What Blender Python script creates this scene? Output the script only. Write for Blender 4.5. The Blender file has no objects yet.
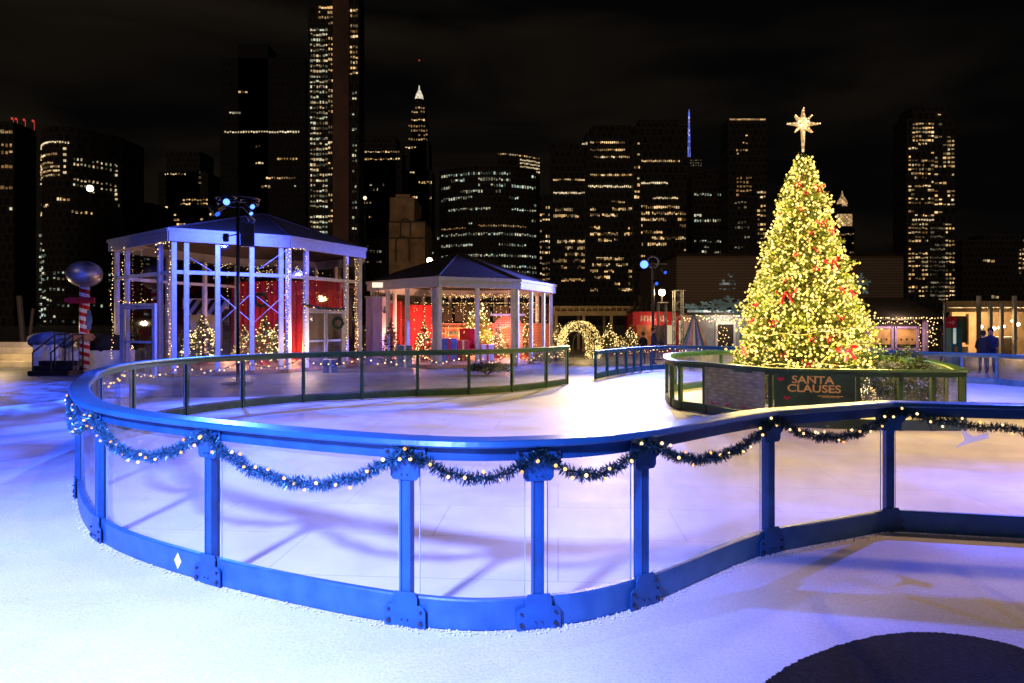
import bpy, bmesh, math, random
from math import sin, cos, pi, radians, sqrt, atan2
from mathutils import Vector, Matrix
random.seed(7)
SC = bpy.context.scene
COL = SC.collection
S = 1.145                       # scale of the traced plan (metres)
F, CX, HY, HC = 660.0, 512.0, 322.0, 1.97

def X(px, d): return (px - CX) * d / F
def Z(py, d): return HC + (HY - py) * d / F
def G(px, py):
    d = F * HC / (py - HY)
    return (X(px, d), d)

# ------------------------------------------------------------------ materials
M = {}
def nt(name):
    m = bpy.data.materials.new(name); m.use_nodes = True
    n = m.node_tree.nodes; n.clear()
    out = n.new('ShaderNodeOutputMaterial')
    return m, n, m.node_tree.links, out

def mat(name, col, rough=0.6, metal=0.0, var=0.12, scale=6.0, bump=0.0, bscale=60.0, spec=0.5, col2=None, coat=0.0, sheen=0.0):
    m, n, l, out = nt(name)
    b = n.new('ShaderNodeBsdfPrincipled')
    b.inputs['Roughness'].default_value = rough
    b.inputs['Metallic'].default_value = metal
    b.inputs['Specular IOR Level'].default_value = spec
    b.inputs['Coat Weight'].default_value = coat
    tc = n.new('ShaderNodeTexCoord')
    nz = n.new('ShaderNodeTexNoise'); nz.inputs['Scale'].default_value = scale; nz.inputs['Detail'].default_value = 6
    l.new(tc.outputs['Object'], nz.inputs['Vector'])
    mx = n.new('ShaderNodeMix'); mx.data_type = 'RGBA'
    c2 = col2 or tuple(min(1, c * (1 + var * 2)) for c in col)
    c1 = tuple(c * (1 - var * 2) for c in col) if not col2 else col
    mx.inputs['A'].default_value = (*c1, 1); mx.inputs['B'].default_value = (*c2, 1)
    rp = n.new('ShaderNodeMapRange'); rp.inputs['From Min'].default_value = 0.3; rp.inputs['From Max'].default_value = 0.7
    l.new(nz.outputs['Fac'], rp.inputs['Value']); l.new(rp.outputs['Result'], mx.inputs['Factor'])
    l.new(mx.outputs['Result'], b.inputs['Base Color'])
    if bump:
        bz = n.new('ShaderNodeTexNoise'); bz.inputs['Scale'].default_value = bscale; bz.inputs['Detail'].default_value = 4
        l.new(tc.outputs['Object'], bz.inputs['Vector'])
        bp = n.new('ShaderNodeBump'); bp.inputs['Strength'].default_value = bump; bp.inputs['Distance'].default_value = 0.02
        l.new(bz.outputs['Fac'], bp.inputs['Height']); l.new(bp.outputs['Normal'], b.inputs['Normal'])
    l.new(b.outputs['BSDF'], out.inputs['Surface'])
    M[name] = m
    return m

def emat(name, cols, strength, vary=(0.3, 1.6), cell=1.0):
    """things that give off light; colour and power vary from lamp to lamp"""
    m, n, l, out = nt(name)
    e = n.new('ShaderNodeEmission')
    g = n.new('ShaderNodeNewGeometry')
    sc = n.new('ShaderNodeVectorMath'); sc.operation = 'SCALE'; sc.inputs['Scale'].default_value = 1.0 / cell
    fl = n.new('ShaderNodeVectorMath'); fl.operation = 'FLOOR'
    wn = n.new('ShaderNodeTexWhiteNoise'); wn.noise_dimensions = '3D'
    l.new(g.outputs['Position'], sc.inputs[0]); l.new(sc.outputs[0], fl.inputs[0]); l.new(fl.outputs[0], wn.inputs['Vector'])
    cr = n.new('ShaderNodeValToRGB'); cr.color_ramp.interpolation = 'CONSTANT'
    while len(cr.color_ramp.elements) < len(cols): cr.color_ramp.elements.new(0.5)
    for i, c in enumerate(cols):
        cr.color_ramp.elements[i].position = i / len(cols); cr.color_ramp.elements[i].color = (*c, 1)
    sp = n.new('ShaderNodeSeparateColor'); l.new(wn.outputs['Color'], sp.inputs['Color'])
    l.new(sp.outputs['Red'], cr.inputs['Fac'])
    mr = n.new('ShaderNodeMapRange'); mr.inputs['To Min'].default_value = vary[0] * strength; mr.inputs['To Max'].default_value = vary[1] * strength
    pw = n.new('ShaderNodeMath'); pw.operation = 'POWER'; pw.inputs[1].default_value = 2.3
    l.new(sp.outputs['Green'], pw.inputs[0]); l.new(pw.outputs[0], mr.inputs['Value'])
    l.new(cr.outputs['Color'], e.inputs['Color']); l.new(mr.outputs['Result'], e.inputs['Strength'])
    l.new(e.outputs[0], out.inputs['Surface'])
    m.cycles.emission_sampling = 'NONE'
    M[name] = m
    return m

def glassmat(name, tint=(0.96, 0.97, 1.0), refl=1.0, haze=0.0):
    m, n, l, out = nt(name)
    t = n.new('ShaderNodeBsdfTransparent'); t.inputs['Color'].default_value = (*tint, 1)
    g = n.new('ShaderNodeBsdfGlossy'); g.inputs['Roughness'].default_value = 0.03
    f0 = n.new('ShaderNodeLayerWeight'); f0.inputs['Blend'].default_value = 0.5
    fp = n.new('ShaderNodeMath'); fp.operation = 'POWER'; fp.inputs[1].default_value = 4.0; l.new(f0.outputs['Facing'], fp.inputs[0])
    f = n.new('ShaderNodeMath'); f.operation = 'MULTIPLY_ADD'; f.inputs[1].default_value = 0.9; f.inputs[2].default_value = 0.03; l.new(fp.outputs[0], f.inputs[0])
    mu = n.new('ShaderNodeMath'); mu.operation = 'MULTIPLY'; mu.inputs[1].default_value = refl
    l.new(f.outputs[0], mu.inputs[0])
    mx = n.new('ShaderNodeMixShader'); l.new(mu.outputs[0], mx.inputs[0]); l.new(t.outputs[0], mx.inputs[1]); l.new(g.outputs[0], mx.inputs[2])
    last = mx
    if haze:
        d = n.new('ShaderNodeBsdfDiffuse'); d.inputs['Color'].default_value = (0.8, 0.8, 0.85, 1)
        tc = n.new('ShaderNodeTexCoord'); nz = n.new('ShaderNodeTexNoise'); nz.inputs['Scale'].default_value = 1.7; nz.inputs['Detail'].default_value = 5
        l.new(tc.outputs['Object'], nz.inputs['Vector'])
        r = n.new('ShaderNodeMapRange'); r.inputs['From Min'].default_value = 0.35; r.inputs['From Max'].default_value = 0.75; r.inputs['To Max'].default_value = haze
        l.new(nz.outputs['Fac'], r.inputs['Value'])
        m2 = n.new('ShaderNodeMixShader'); l.new(r.outputs[0], m2.inputs[0]); l.new(mx.outputs[0], m2.inputs[1]); l.new(d.outputs[0], m2.inputs[2])
        last = m2
    l.new(last.outputs[0], out.inputs['Surface'])
    M[name] = m
    return m

mat('rail_blue_lit', (0.020, 0.125, 0.28), 0.32, 0.15, var=0.10, scale=3, bump=0.05, bscale=25)  # these blue barrier colours carry the blue light falling on green paint
mat('frame_blue_lit', (0.008, 0.078, 0.21), 0.45, 0.1, var=0.15, scale=5, bump=0.08, bscale=30)
mat('plate_blue_lit', (0.012, 0.085, 0.22), 0.42, 0.1, col2=(0.03, 0.13, 0.28), scale=7, bump=0.18, bscale=12)
mat('rail_green', (0.03, 0.10, 0.04), 0.4, 0.0, var=0.15, scale=3)
mat('frame_green', (0.014, 0.062, 0.024), 0.5, 0.0, var=0.2, scale=4)
mat('bolt', (0.05, 0.06, 0.08), 0.35, 0.8)
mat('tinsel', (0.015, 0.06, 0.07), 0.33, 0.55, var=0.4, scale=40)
mat('tinsel_blue_lit', (0.05, 0.20, 0.30), 0.3, 0.6, var=0.4, scale=40)  # lit copy of the tinsel, blue light put into its colour
mat('needles', (0.06, 0.095, 0.018), 0.6, col2=(0.125, 0.155, 0.03), scale=3)
mat('needles_dark', (0.012, 0.035, 0.014), 0.7, col2=(0.03, 0.06, 0.02), scale=3)
mat('bark', (0.08, 0.05, 0.03), 0.9, bump=0.4, bscale=20)
mat('red_cloth', (0.60, 0.0, 0.045), 0.55, var=0.15)
mat('red_wall', (0.34, 0.003, 0.012), 0.7, var=0.18, scale=1.2)
mat('red_paint', (0.5, 0.015, 0.03), 0.5)
mat('white_paint', (0.72, 0.72, 0.74), 0.5, var=0.05)
mat('frame_white', (0.62, 0.62, 0.66), 0.45, var=0.06)
mat('fascia_grey', (0.38, 0.38, 0.42), 0.55, var=0.06)
mat('roof_grey', (0.055, 0.048, 0.05), 0.8, var=0.12, scale=2, bump=0.2)
mat('black_metal', (0.012, 0.012, 0.014), 0.4, 0.3)
mat('black_cloth', (0.01, 0.01, 0.012), 0.9)
mat('grey_metal', (0.16, 0.17, 0.18), 0.4, 0.5)
mat('silver', (0.46, 0.46, 0.50), 0.34, 0.75, var=0.25, scale=2.5, bump=0.6, bscale=4)
mat('beige', (0.48, 0.36, 0.22), 0.8, var=0.12, scale=1.5, bump=0.1)
mat('stone_steps', (0.50, 0.43, 0.30), 0.85, var=0.15, scale=1.5, bump=0.1)
mat('old_stone', (0.16, 0.11, 0.07), 0.95, var=0.25, scale=0.6, bump=0.3, bscale=3)
mat('wood', (0.42, 0.19, 0.07), 0.6, var=0.25, scale=4)
mat('lilac', (0.42, 0.30, 0.62), 0.6, var=0.05)
mat('plywood', (0.55, 0.32, 0.13), 0.6, var=0.2, scale=2)
mat('teal', (0.03, 0.16, 0.17), 0.5)
mat('dark_timber', (0.03, 0.022, 0.018), 0.8, var=0.2, scale=2)
mat('blue_cloth', (0.10, 0.16, 0.35), 0.9, var=0.25, scale=3, bump=0.5, bscale=6)
mat('skin', (0.45, 0.26, 0.18), 0.6)
mat('hair', (0.015, 0.01, 0.008), 0.7)
mat('coat_navy', (0.02, 0.03, 0.09), 0.85)
mat('coat_black', (0.012, 0.012, 0.016), 0.85)
mat('gold_text', (0.85, 0.55, 0.16), 0.5, 0.2, var=0.1)
mat('banner_green', (0.018, 0.07, 0.03), 0.5, var=0.3, scale=2.5)
mat('banner_olive', (0.27, 0.27, 0.15), 0.5, var=0.2, scale=6)
mat('print_white', (0.6, 0.58, 0.5), 0.6)
mat('sticker', (0.85, 0.86, 0.88), 0.4, var=0.02)
mat('frost', (0.45, 0.52, 0.5), 0.6)

mat('sky_brown', (0.36, 0.20, 0.15), 0.8, var=0.2, scale=0.05)


WARM = [(1.0, 0.56, 0.20), (1.0, 0.66, 0.30), (1.0, 0.76, 0.44), (1.0, 0.60, 0.24)]
NEUT = [(1.0, 0.80, 0.50), (0.85, 0.92, 0.66), (1.0, 0.68, 0.34), (0.95, 0.88, 0.58)]
ORNG = [(1.0, 0.48, 0.16), (1.0, 0.58, 0.24), (1.0, 0.7, 0.36)]
GREEN = [(0.75, 0.95, 0.72), (1.0, 0.86, 0.55), (0.7, 0.9, 0.8), (0.95, 0.9, 0.6)]
emat('win_warm', WARM, 0.78, (0.06, 1.9), 2.0)
emat('win_neutral', NEUT, 0.5, (0.06, 2.2), 2.0)
emat('win_orange', ORNG, 0.40, (0.3, 1.5), 2.0)
emat('win_green', GREEN, 0.45, (0.06, 2.2), 2.0)
emat('win_faint', NEUT, 0.16, (0.1, 1.6), 2.0)
emat('win_bright', [(1.0, 0.80, 0.50), (1.0, 0.76, 0.42)], 0.9, (0.6, 1.5), 2.0)
emat('bulb_warm', [(1.0, 0.46, 0.14), (1.0, 0.56, 0.22), (1.0, 0.68, 0.36)], 3.2, (0.5, 1.5), 0.05)
emat('bulb_tree', [(1.0, 0.62, 0.08), (1.0, 0.74, 0.16), (1.0, 0.80, 0.28)], 2.2, (0.45, 1.7), 0.06)
emat('bulb_small', [(1.0, 0.55, 0.16), (1.0, 0.68, 0.28), (1.0, 0.78, 0.4)], 4.0, (0.4, 1.7), 0.08)
emat('bulb_arch', [(1.0, 0.62, 0.16), (1.0, 0.74, 0.28)], 2.6, (0.4, 1.6), 0.08)
emat('star_gold', [(1.0, 0.55, 0.20), (1.0, 0.68, 0.32)], 1.1, (0.5, 1.4), 0.07)
emat('lens_blue', [(0.07, 0.17, 1.0)], 5.0, (1, 1))
emat('lens_blue_soft', [(0.03, 0.12, 1.0)], 1.6, (1, 1))
emat('lamp_warm', [(1.0, 0.72, 0.32)], 40.0, (1, 1))
emat('lamp_white', [(1.0, 0.86, 0.62)], 8.0, (1, 1))
emat('sign_lit', [(1.0, 0.88, 0.62)], 1.3, (1, 1))
emat('spire_blue', [(0.10, 0.16, 1.0), (0.4, 0.4, 1.0)], 1.0, (0.3, 1.4), 3.0)
emat('red_beacon', [(1.0, 0.10, 0.06)], .5, (1, 1))
emat('crown_white', [(1.0, 0.88, 0.66)], .9, (0.6, 1.2), 2.0)
emat('crown_gold', [(1.0, 0.55, 0.22), (1.0, 0.66, 0.32)], 0.75, (0.3, 1.2), 2.0)
emat('snowflake_light', [(0.45, 0.60, 0.52)], 0.17, (0.6, 1.2), 1.0)
emat('canopy_lit', [(0.75, 1.0, 0.9), (1.0, 0.95, 0.8)], 0.9, (0.3, 1.5), 0.5)
emat('warm_glow', [(1.0, 0.66, 0.3), (1.0, 0.45, 0.15)], 1.0, (0.2, 1.6), 0.3)
emat('projection_glow', [(0.55, 0.6, 0.6)], 0.22, (0.3, 1.5), 0.3)
m, n, l, out = nt('white_translucent'); t1 = n.new('ShaderNodeBsdfTranslucent'); t2 = n.new('ShaderNodeBsdfDiffuse'); t1.inputs[0].default_value = (.95, .95, .93, 1); t2.inputs[0].default_value = (.85, .85, .85, 1)
mx = n.new('ShaderNodeMixShader'); mx.inputs[0].default_value = .4; l.new(t1.outputs[0], mx.inputs[1]); l.new(t2.outputs[0], mx.inputs[2]); l.new(mx.outputs[0], out.inputs[0]); M['white_translucent'] = m
glassmat('glass_barrier', (0.965, 0.97, 0.985), 1.0, 0.10)
mat('glass_edge', (0.35, 0.5, 0.55), 0.2, spec=0.8)
glassmat('glass_house', (0.9, 0.91, 0.93), 1.0, 0.0)

# candy stripes
m, n, l, out = nt('candy')
b = n.new('ShaderNodeBsdfPrincipled'); b.inputs['Roughness'].default_value = 0.35
tc = n.new('ShaderNodeTexCoord'); sx = n.new('ShaderNodeSeparateXYZ'); l.new(tc.outputs['Object'], sx.inputs[0])
at = n.new('ShaderNodeMath'); at.operation = 'ARCTAN2'; l.new(sx.outputs['Y'], at.inputs[0]); l.new(sx.outputs['X'], at.inputs[1])
a1 = n.new('ShaderNodeMath'); a1.operation = 'MULTIPLY'; a1.inputs[1].default_value = 1 / (2 * pi); l.new(at.outputs[0], a1.inputs[0])
a2 = n.new('ShaderNodeMath'); a2.operation = 'MULTIPLY_ADD'; a2.inputs[1].default_value = 3.3; l.new(sx.outputs['Z'], a2.inputs[0]); l.new(a1.outputs[0], a2.inputs[2])
fr = n.new('ShaderNodeMath'); fr.operation = 'FRACT'; l.new(a2.outputs[0], fr.inputs[0])
gt = n.new('ShaderNodeMath'); gt.operation = 'GREATER_THAN'; gt.inputs[1].default_value = 0.5; l.new(fr.outputs[0], gt.inputs[0])
mx = n.new('ShaderNodeMix'); mx.data_type = 'RGBA'; mx.inputs['A'].default_value = (0.5, 0.01, 0.02, 1); mx.inputs['B'].default_value = (0.75, 0.75, 0.75, 1)
l.new(gt.outputs[0], mx.inputs['Factor']); l.new(mx.outputs['Result'], b.inputs['Base Color']); l.new(b.outputs[0], out.inputs[0]); M['candy'] = m

# siding / brick / planked wall
def lined(name, c1, c2, mortar, sx_=1.0, row=0.3, bw=3.0, ms=0.02, rough=0.8):
    m, n, l, out = nt(name)
    b = n.new('ShaderNodeBsdfPrincipled'); b.inputs['Roughness'].default_value = rough
    tc = n.new('ShaderNodeTexCoord'); mp = n.new('ShaderNodeMapping'); mp.inputs['Rotation'].default_value = (radians(90), 0, 0)
    l.new(tc.outputs['Object'], mp.inputs[0])
    br = n.new('ShaderNodeTexBrick'); br.inputs['Scale'].default_value = 1.0
    br.inputs['Row Height'].default_value = row; br.inputs['Brick Width'].default_value = bw; br.inputs['Mortar Size'].default_value = ms
    br.inputs['Color1'].default_value = (*c1, 1); br.inputs['Color2'].default_value = (*c2, 1); br.inputs['Mortar'].default_value = (*mortar, 1)
    l.new(mp.outputs[0], br.inputs['Vector']); l.new(br.outputs['Color'], b.inputs['Base Color']); l.new(b.outputs[0], out.inputs[0])
    M[name] = m
lined('siding', (0.24, 0.18, 0.16), (0.28, 0.21, 0.18), (0.10, 0.08, 0.07), row=0.25, bw=40, ms=0.03)
lined('sky_dark', (0.02, 0.022, 0.026), (0.05, 0.046, 0.044), (0.085, 0.072, 0.064), row=4.2, bw=3.4, ms=.5)
lined('sky_glass', (0.015, 0.017, 0.02), (0.035, 0.036, 0.04), (0.05, 0.045, 0.042), row=4.0, bw=2.6, ms=.4)
lined('brick_red', (0.40, 0.08, 0.04), (0.32, 0.06, 0.035), (0.45, 0.35, 0.3), row=0.09, bw=0.25, ms=0.012)
lined('plank_light', (0.48, 0.38, 0.26), (0.42, 0.33, 0.22), (0.15, 0.11, 0.07), row=0.16, bw=3.0, ms=0.01)

# snow-white matting in front of the rink
m, n, l, out = nt('white_matting')
b = n.new('ShaderNodeBsdfPrincipled'); b.inputs['Roughness'].default_value = 0.75
tc = n.new('ShaderNodeTexCoord')
n1 = n.new('ShaderNodeTexNoise'); n1.inputs['Scale'].default_value = 0.8; n1.inputs['Detail'].default_value = 8
n2 = n.new('ShaderNodeTexNoise'); n2.inputs['Scale'].default_value = 55; n2.inputs['Detail'].default_value = 5
l.new(tc.outputs['Object'], n1.inputs[0]); l.new(tc.outputs['Object'], n2.inputs[0])
ad = n.new('ShaderNodeMath'); ad.operation = 'ADD'; l.new(n1.outputs[0], ad.inputs[0]); l.new(n2.outputs[0], ad.inputs[1])
mr = n.new('ShaderNodeMapRange'); mr.inputs['From Min'].default_value = 0.6; mr.inputs['From Max'].default_value = 1.35; l.new(ad.outputs[0], mr.inputs[0])
mx = n.new('ShaderNodeMix'); mx.data_type = 'RGBA'; mx.inputs['A'].default_value = (0.50, 0.50, 0.53, 1); mx.inputs['B'].default_value = (0.80, 0.80, 0.81, 1)
l.new(mr.outputs[0], mx.inputs['Factor']); l.new(mx.outputs['Result'], b.inputs['Base Color'])
bp = n.new('ShaderNodeBump'); bp.inputs['Strength'].default_value = 0.32; bp.inputs['Distance'].default_value = 0.012
l.new(n2.outputs[0], bp.inputs['Height']); l.new(bp.outputs[0], b.inputs['Normal']); l.new(b.outputs[0], out.inputs[0]); M['white_matting'] = m

# skating ice with panel seams and blade scratches
m, n, l, out = nt('ice')
b = n.new('ShaderNodeBsdfPrincipled'); b.inputs['Roughness'].default_value = 0.4; b.inputs['Specular IOR Level'].default_value = 0.10
tc = n.new('ShaderNodeTexCoord')
mp = n.new('ShaderNodeMapping'); mp.inputs['Rotation'].default_value = (0, 0, radians(4)); l.new(tc.outputs['Object'], mp.inputs[0])
br = n.new('ShaderNodeTexBrick'); br.inputs['Scale'].default_value = 1.0; br.inputs['Row Height'].default_value = 1.0; br.inputs['Brick Width'].default_value = 2.3
br.inputs['Mortar Size'].default_value = 0.006; br.inputs['Mortar Smooth'].default_value = 0.3
br.inputs['Color1'].default_value = (0.72, 0.72, 0.73, 1); br.inputs['Color2'].default_value = (0.76, 0.76, 0.77, 1); br.inputs['Mortar'].default_value = (0.48, 0.49, 0.53, 1)
l.new(mp.outputs[0], br.inputs['Vector'])
n1 = n.new('ShaderNodeTexNoise'); n1.inputs['Scale'].default_value = 1.2; n1.inputs['Detail'].default_value = 9; n1.inputs['Distortion'].default_value = 1.2
l.new(tc.outputs['Object'], n1.inputs[0])
mr = n.new('ShaderNodeMapRange'); mr.inputs['From Min'].default_value = 0.3; mr.inputs['From Max'].default_value = 0.7; mr.inputs['To Min'].default_value = 0.86; mr.inputs['To Max'].default_value = 1.04
l.new(n1.outputs[0], mr.inputs[0])
vm = n.new('ShaderNodeVectorMath'); vm.operation = 'SCALE'; l.new(br.outputs['Color'], vm.inputs[0]); l.new(mr.outputs[0], vm.inputs['Scale'])
scr = n.new('ShaderNodeTexNoise'); scr.inputs['Scale'].default_value = 2.2; scr.inputs['Detail'].default_value = 2; scr.inputs['Distortion'].default_value = 2.4
mps = n.new('ShaderNodeMapping'); mps.inputs['Scale'].default_value = (1.0, 3.0, 1); mps.inputs['Rotation'].default_value = (0, 0, radians(25)); l.new(tc.outputs['Object'], mps.inputs[0]); l.new(mps.outputs[0], scr.inputs[0])
sm = n.new('ShaderNodeMath'); sm.operation = 'MULTIPLY'; sm.inputs[1].default_value = 34; l.new(scr.outputs[0], sm.inputs[0])
sf = n.new('ShaderNodeMath'); sf.operation = 'PINGPONG'; sf.inputs[1].default_value = 1.0; l.new(sm.outputs[0], sf.inputs[0])
sr = n.new('ShaderNodeMapRange'); sr.inputs['From Min'].default_value = 0.0; sr.inputs['From Max'].default_value = 0.05; sr.inputs['To Min'].default_value = 0.90; sr.inputs['To Max'].default_value = 1.0; l.new(sf.outputs[0], sr.inputs[0])
vs2 = n.new('ShaderNodeVectorMath'); vs2.operation = 'SCALE'; l.new(vm.outputs[0], vs2.inputs[0]); l.new(sr.outputs[0], vs2.inputs['Scale'])
l.new(vs2.outputs[0], b.inputs['Base Color'])
mp2 = n.new('ShaderNodeMapping'); mp2.inputs['Scale'].default_value = (1.5, 22, 1); mp2.inputs['Rotation'].default_value = (0, 0, radians(-20)); l.new(tc.outputs['Object'], mp2.inputs[0])
n3 = n.new('ShaderNodeTexNoise'); n3.inputs['Scale'].default_value = 3; n3.inputs['Detail'].default_value = 5; n3.inputs['Distortion'].default_value = 0.6; l.new(mp2.outputs[0], n3.inputs[0])
bp = n.new('ShaderNodeBump'); bp.inputs['Strength'].default_value = 0.12; bp.inputs['Distance'].default_value = 0.01
l.new(n3.outputs[0], bp.inputs['Height']); l.new(bp.outputs[0], b.inputs['Normal'])
r2 = n.new('ShaderNodeMapRange'); r2.inputs['To Min'].default_value = 0.42; r2.inputs['To Max'].default_value = 0.68; l.new(n1.outputs[0], r2.inputs[0]); l.new(r2.outputs[0], b.inputs['Roughness'])
l.new(b.outputs[0], out.inputs[0]); M['ice'] = m
mat('paving', (0.14, 0.14, 0.15), 0.55, var=0.22, scale=0.9, bump=0.35, bscale=14)
mat('dark_rubber', (0.010, 0.009, 0.010), 0.95, spec=0.12, var=0.4, scale=30, bump=0.6, bscale=90)

# ------------------------------------------------------------------ mesh helper
OFF = {}
class MB:
    def __init__(s): s.v = []; s.f = []
    def add(s, vs, fs):
        o = len(s.v); s.v += [tuple(v) for v in vs]; s.f += [tuple(i + o for i in f) for f in fs]; return s
    def box(s, c, d, rz=0.0, R=None):
        x, y, z = d[0] / 2, d[1] / 2, d[2] / 2
        vs = [Vector(p) for p in ((-x,-y,-z),(x,-y,-z),(x,y,-z),(-x,y,-z),(-x,-y,z),(x,-y,z),(x,y,z),(-x,y,z))]
        R = R or Matrix.Rotation(rz, 3, 'Z')
        return s.add([R @ v + Vector(c) for v in vs], [(0,3,2,1),(4,5,6,7),(0,1,5,4),(1,2,6,5),(2,3,7,6),(3,0,4,7)])
    def prism(s, poly, z0, z1):
        k = len(poly)
        return s.add([(x, y, z0) for x, y in poly] + [(x, y, z1) for x, y in poly],
                     [tuple(range(k))[::-1], tuple(range(k, 2 * k))] + [(i, (i + 1) % k, (i + 1) % k + k, i + k) for i in range(k)])
    def plate(s, poly, c, t, rz):
        """outline in the local XZ plane, extruded by t along local -y"""
        k = len(poly); R = Matrix.Rotation(rz, 3, 'Z')
        vs = [R @ Vector((x, 0, z)) + Vector(c) for x, z in poly] + [R @ Vector((x, -t, z)) + Vector(c) for x, z in poly]
        return s.add(vs, [tuple(range(k)), tuple(range(k, 2 * k))[::-1]] + [(i, i + k, (i + 1) % k + k, (i + 1) % k) for i in range(k)])
    def tube(s, pts, r, n=6, r2=None):
        pts = [Vector(p) for p in pts]; rings = []
        for i, p in enumerate(pts):
            t = (pts[min(i + 1, len(pts) - 1)] - pts[max(i - 1, 0)]).normalized()
            a = t.cross(Vector((0, 0, 1)));
            if a.length < 1e-3: a = Vector((1, 0, 0))
            a.normalize(); bb = t.cross(a)
            rr = r if r2 is None else r + (r2 - r) * i / (len(pts) - 1)
            rings.append([p + (a * cos(2 * pi * k / n) + bb * sin(2 * pi * k / n)) * rr for k in range(n)])
        vs = [v for q in rings for v in q]; fs = []
        for i in range(len(rings) - 1):
            for k in range(n):
                fs.append((i * n + k, i * n + (k + 1) % n, (i + 1) * n + (k + 1) % n, (i + 1) * n + k))
        fs.append(tuple(range(n))[::-1]); fs.append(tuple(range((len(rings) - 1) * n, len(rings) * n)))
        return s.add(vs, fs)
    def lathe(s, prof, c=(0, 0, 0), n=20):
        vs = []; fs = []
        for r, z in prof:
            for k in range(n): vs.append((c[0] + r * cos(2 * pi * k / n), c[1] + r * sin(2 * pi * k / n), c[2] + z))
        for i in range(len(prof) - 1):
            for k in range(n): fs.append((i * n + k, i * n + (k + 1) % n, (i + 1) * n + (k + 1) % n, (i + 1) * n + k))
        fs.append(tuple(range(n))[::-1]); fs.append(tuple(range((len(prof) - 1) * n, len(prof) * n)))
        return s.add(vs, fs)
    def ball(s, c, r, seg=6, rings=4, sz=1.0):
        prof = [(max(0.001, r * sin(pi * i / rings)), -r * sz * cos(pi * i / rings)) for i in range(rings + 1)]
        return s.lathe(prof, c, seg)
    def octa(s, c, r):
        x, y, z = c
        return s.add([(x+r,y,z),(x,y+r,z),(x-r,y,z),(x,y-r,z),(x,y,z+r),(x,y,z-r)],
                     [(0,1,4),(1,2,4),(2,3,4),(3,0,4),(1,0,5),(2,1,5),(3,2,5),(0,3,5)])
    def blade(s, p, d, L, w, up):
        """a narrow leaf-like face"""
        p = Vector(p); d = Vector(d).normalized(); a = d.cross(up)
        if a.length < 1e-3: a = Vector((1, 0, 0))
        a = a.normalized() * w / 2
        return s.add([p - a * 0.4, p + a * 0.4, p + d * L * 0.6 + a, p + d * L, p + d * L * 0.6 - a], [(0, 1, 2, 3, 4)])
    def sweep(s, path, prof, closed=False):
        """path: list of (x, y, nx, ny); prof: closed outline of (offset along normal, z)"""
        k = len(prof); vs = []; fs = []
        for x, y, nx, ny in path:
            for o, z in prof: vs.append((x + nx * o, y + ny * o, z))
        N = len(path)
        for i in range(N if closed else N - 1):
            j = (i + 1) % N
            for q in range(k): fs.append((i * k + q, i * k + (q + 1) % k, j * k + (q + 1) % k, j * k + q))
        if not closed:
            fs.append(tuple(range(k))[::-1]); fs.append(tuple(range((N - 1) * k, N * k)))
        return s.add(vs, fs)
    def mesh(s, name, material, off=(0, 0, 0), smooth=False):
        me = bpy.data.meshes.new(name)
        ox, oy, oz = off
        me.from_pydata([(x - ox, y - oy, z - oz) for x, y, z in s.v], [], s.f)
        me.materials.append(M[material] if isinstance(material, str) else material)
        if smooth:
            for p in me.polygons: p.use_smooth = True
        me.update()
        return me
    def build(s, name, material, parent=None, smooth=False, world=False, bevel=0.0, label=None, normals=False):
        off = OFF.get(parent.name, (0, 0, 0)) if (parent is not None and world) else (0, 0, 0)
        me = s.mesh(name, material, off, smooth)
        if normals:
            bm = bmesh.new(); bm.from_mesh(me); bmesh.ops.recalc_face_normals(bm, faces=bm.faces); bm.to_mesh(me); bm.free()
        o = bpy.data.objects.new(name, me); COL.objects.link(o)
        if parent is not None: o.parent = parent; OFF[o.name] = off
        if bevel:
            bv = o.modifiers.new('bevel', 'BEVEL'); bv.width = bevel; bv.segments = 2; bv.limit_method = 'ANGLE'
        if label: o['label'] = label
        return o

def tag(o, label=None, cat=None, group=None, kind=None):
    if label: o['label'] = label
    if cat: o['category'] = cat
    if group: o['group'] = group
    if kind: o['kind'] = kind
    return o
def thing(name, label, cat, loc=(0, 0, 0), rz=0.0, group=None):
    o = bpy.data.objects.new(name, None); o.empty_display_size = 0.2; COL.objects.link(o)
    o.location = loc; o.rotation_euler = (0, 0, rz); OFF[o.name] = tuple(loc)
    return tag(o, label, cat, group)
KIDS = {}
def copy_tree(o, parent=None):
    c = o.copy(); COL.objects.link(c); c.parent = parent
    for ch in [q for q in bpy.data.objects if q.parent == o]:
        copy_tree(ch, c)
    return c

# ------------------------------------------------------------------ paths
def catmull(pts, seg=8, closed=False, straight=0):
    """returns dense list of (x, y) and the index of each control point"""
    P = [Vector((p[0], p[1])) for p in pts]; n = len(P); out = []; idx = []
    def g(i):
        if closed: return P[i % n]
        if i < 0: return P[0] * 2 - P[1]
        if i >= n: return P[-1] * 2 - P[-2]
        return P[i]
    for i in range(n if closed else n - 1):
        a, b_, c, d = g(i - 1), g(i), g(i + 1), g(i + 2); idx.append(len(out))
        for k in range(seg):
            t = k / seg
            if i < straight: out.append(b_.lerp(c, t)); continue
            out.append(0.5 * ((2 * b_) + (c - a) * t + (2 * a - 5 * b_ + 4 * c - d) * t * t + (3 * b_ - a - 3 * c + d) * t ** 3))
    if not closed: idx.append(len(out)); out.append(P[-1].copy())
    return out, idx
def withnormals(dense, closed, side):
    N = len(dense); res = []
    for i in range(N):
        a = dense[(i - 1) % N] if closed else dense[max(i - 1, 0)]
        c = dense[(i + 1) % N] if closed else dense[min(i + 1, N - 1)]
        t = (c - a).normalized()
        nx, ny = (t.y, -t.x) if side > 0 else (-t.y, t.x)
        res.append((dense[i].x, dense[i].y, nx, ny))
    return res

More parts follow.
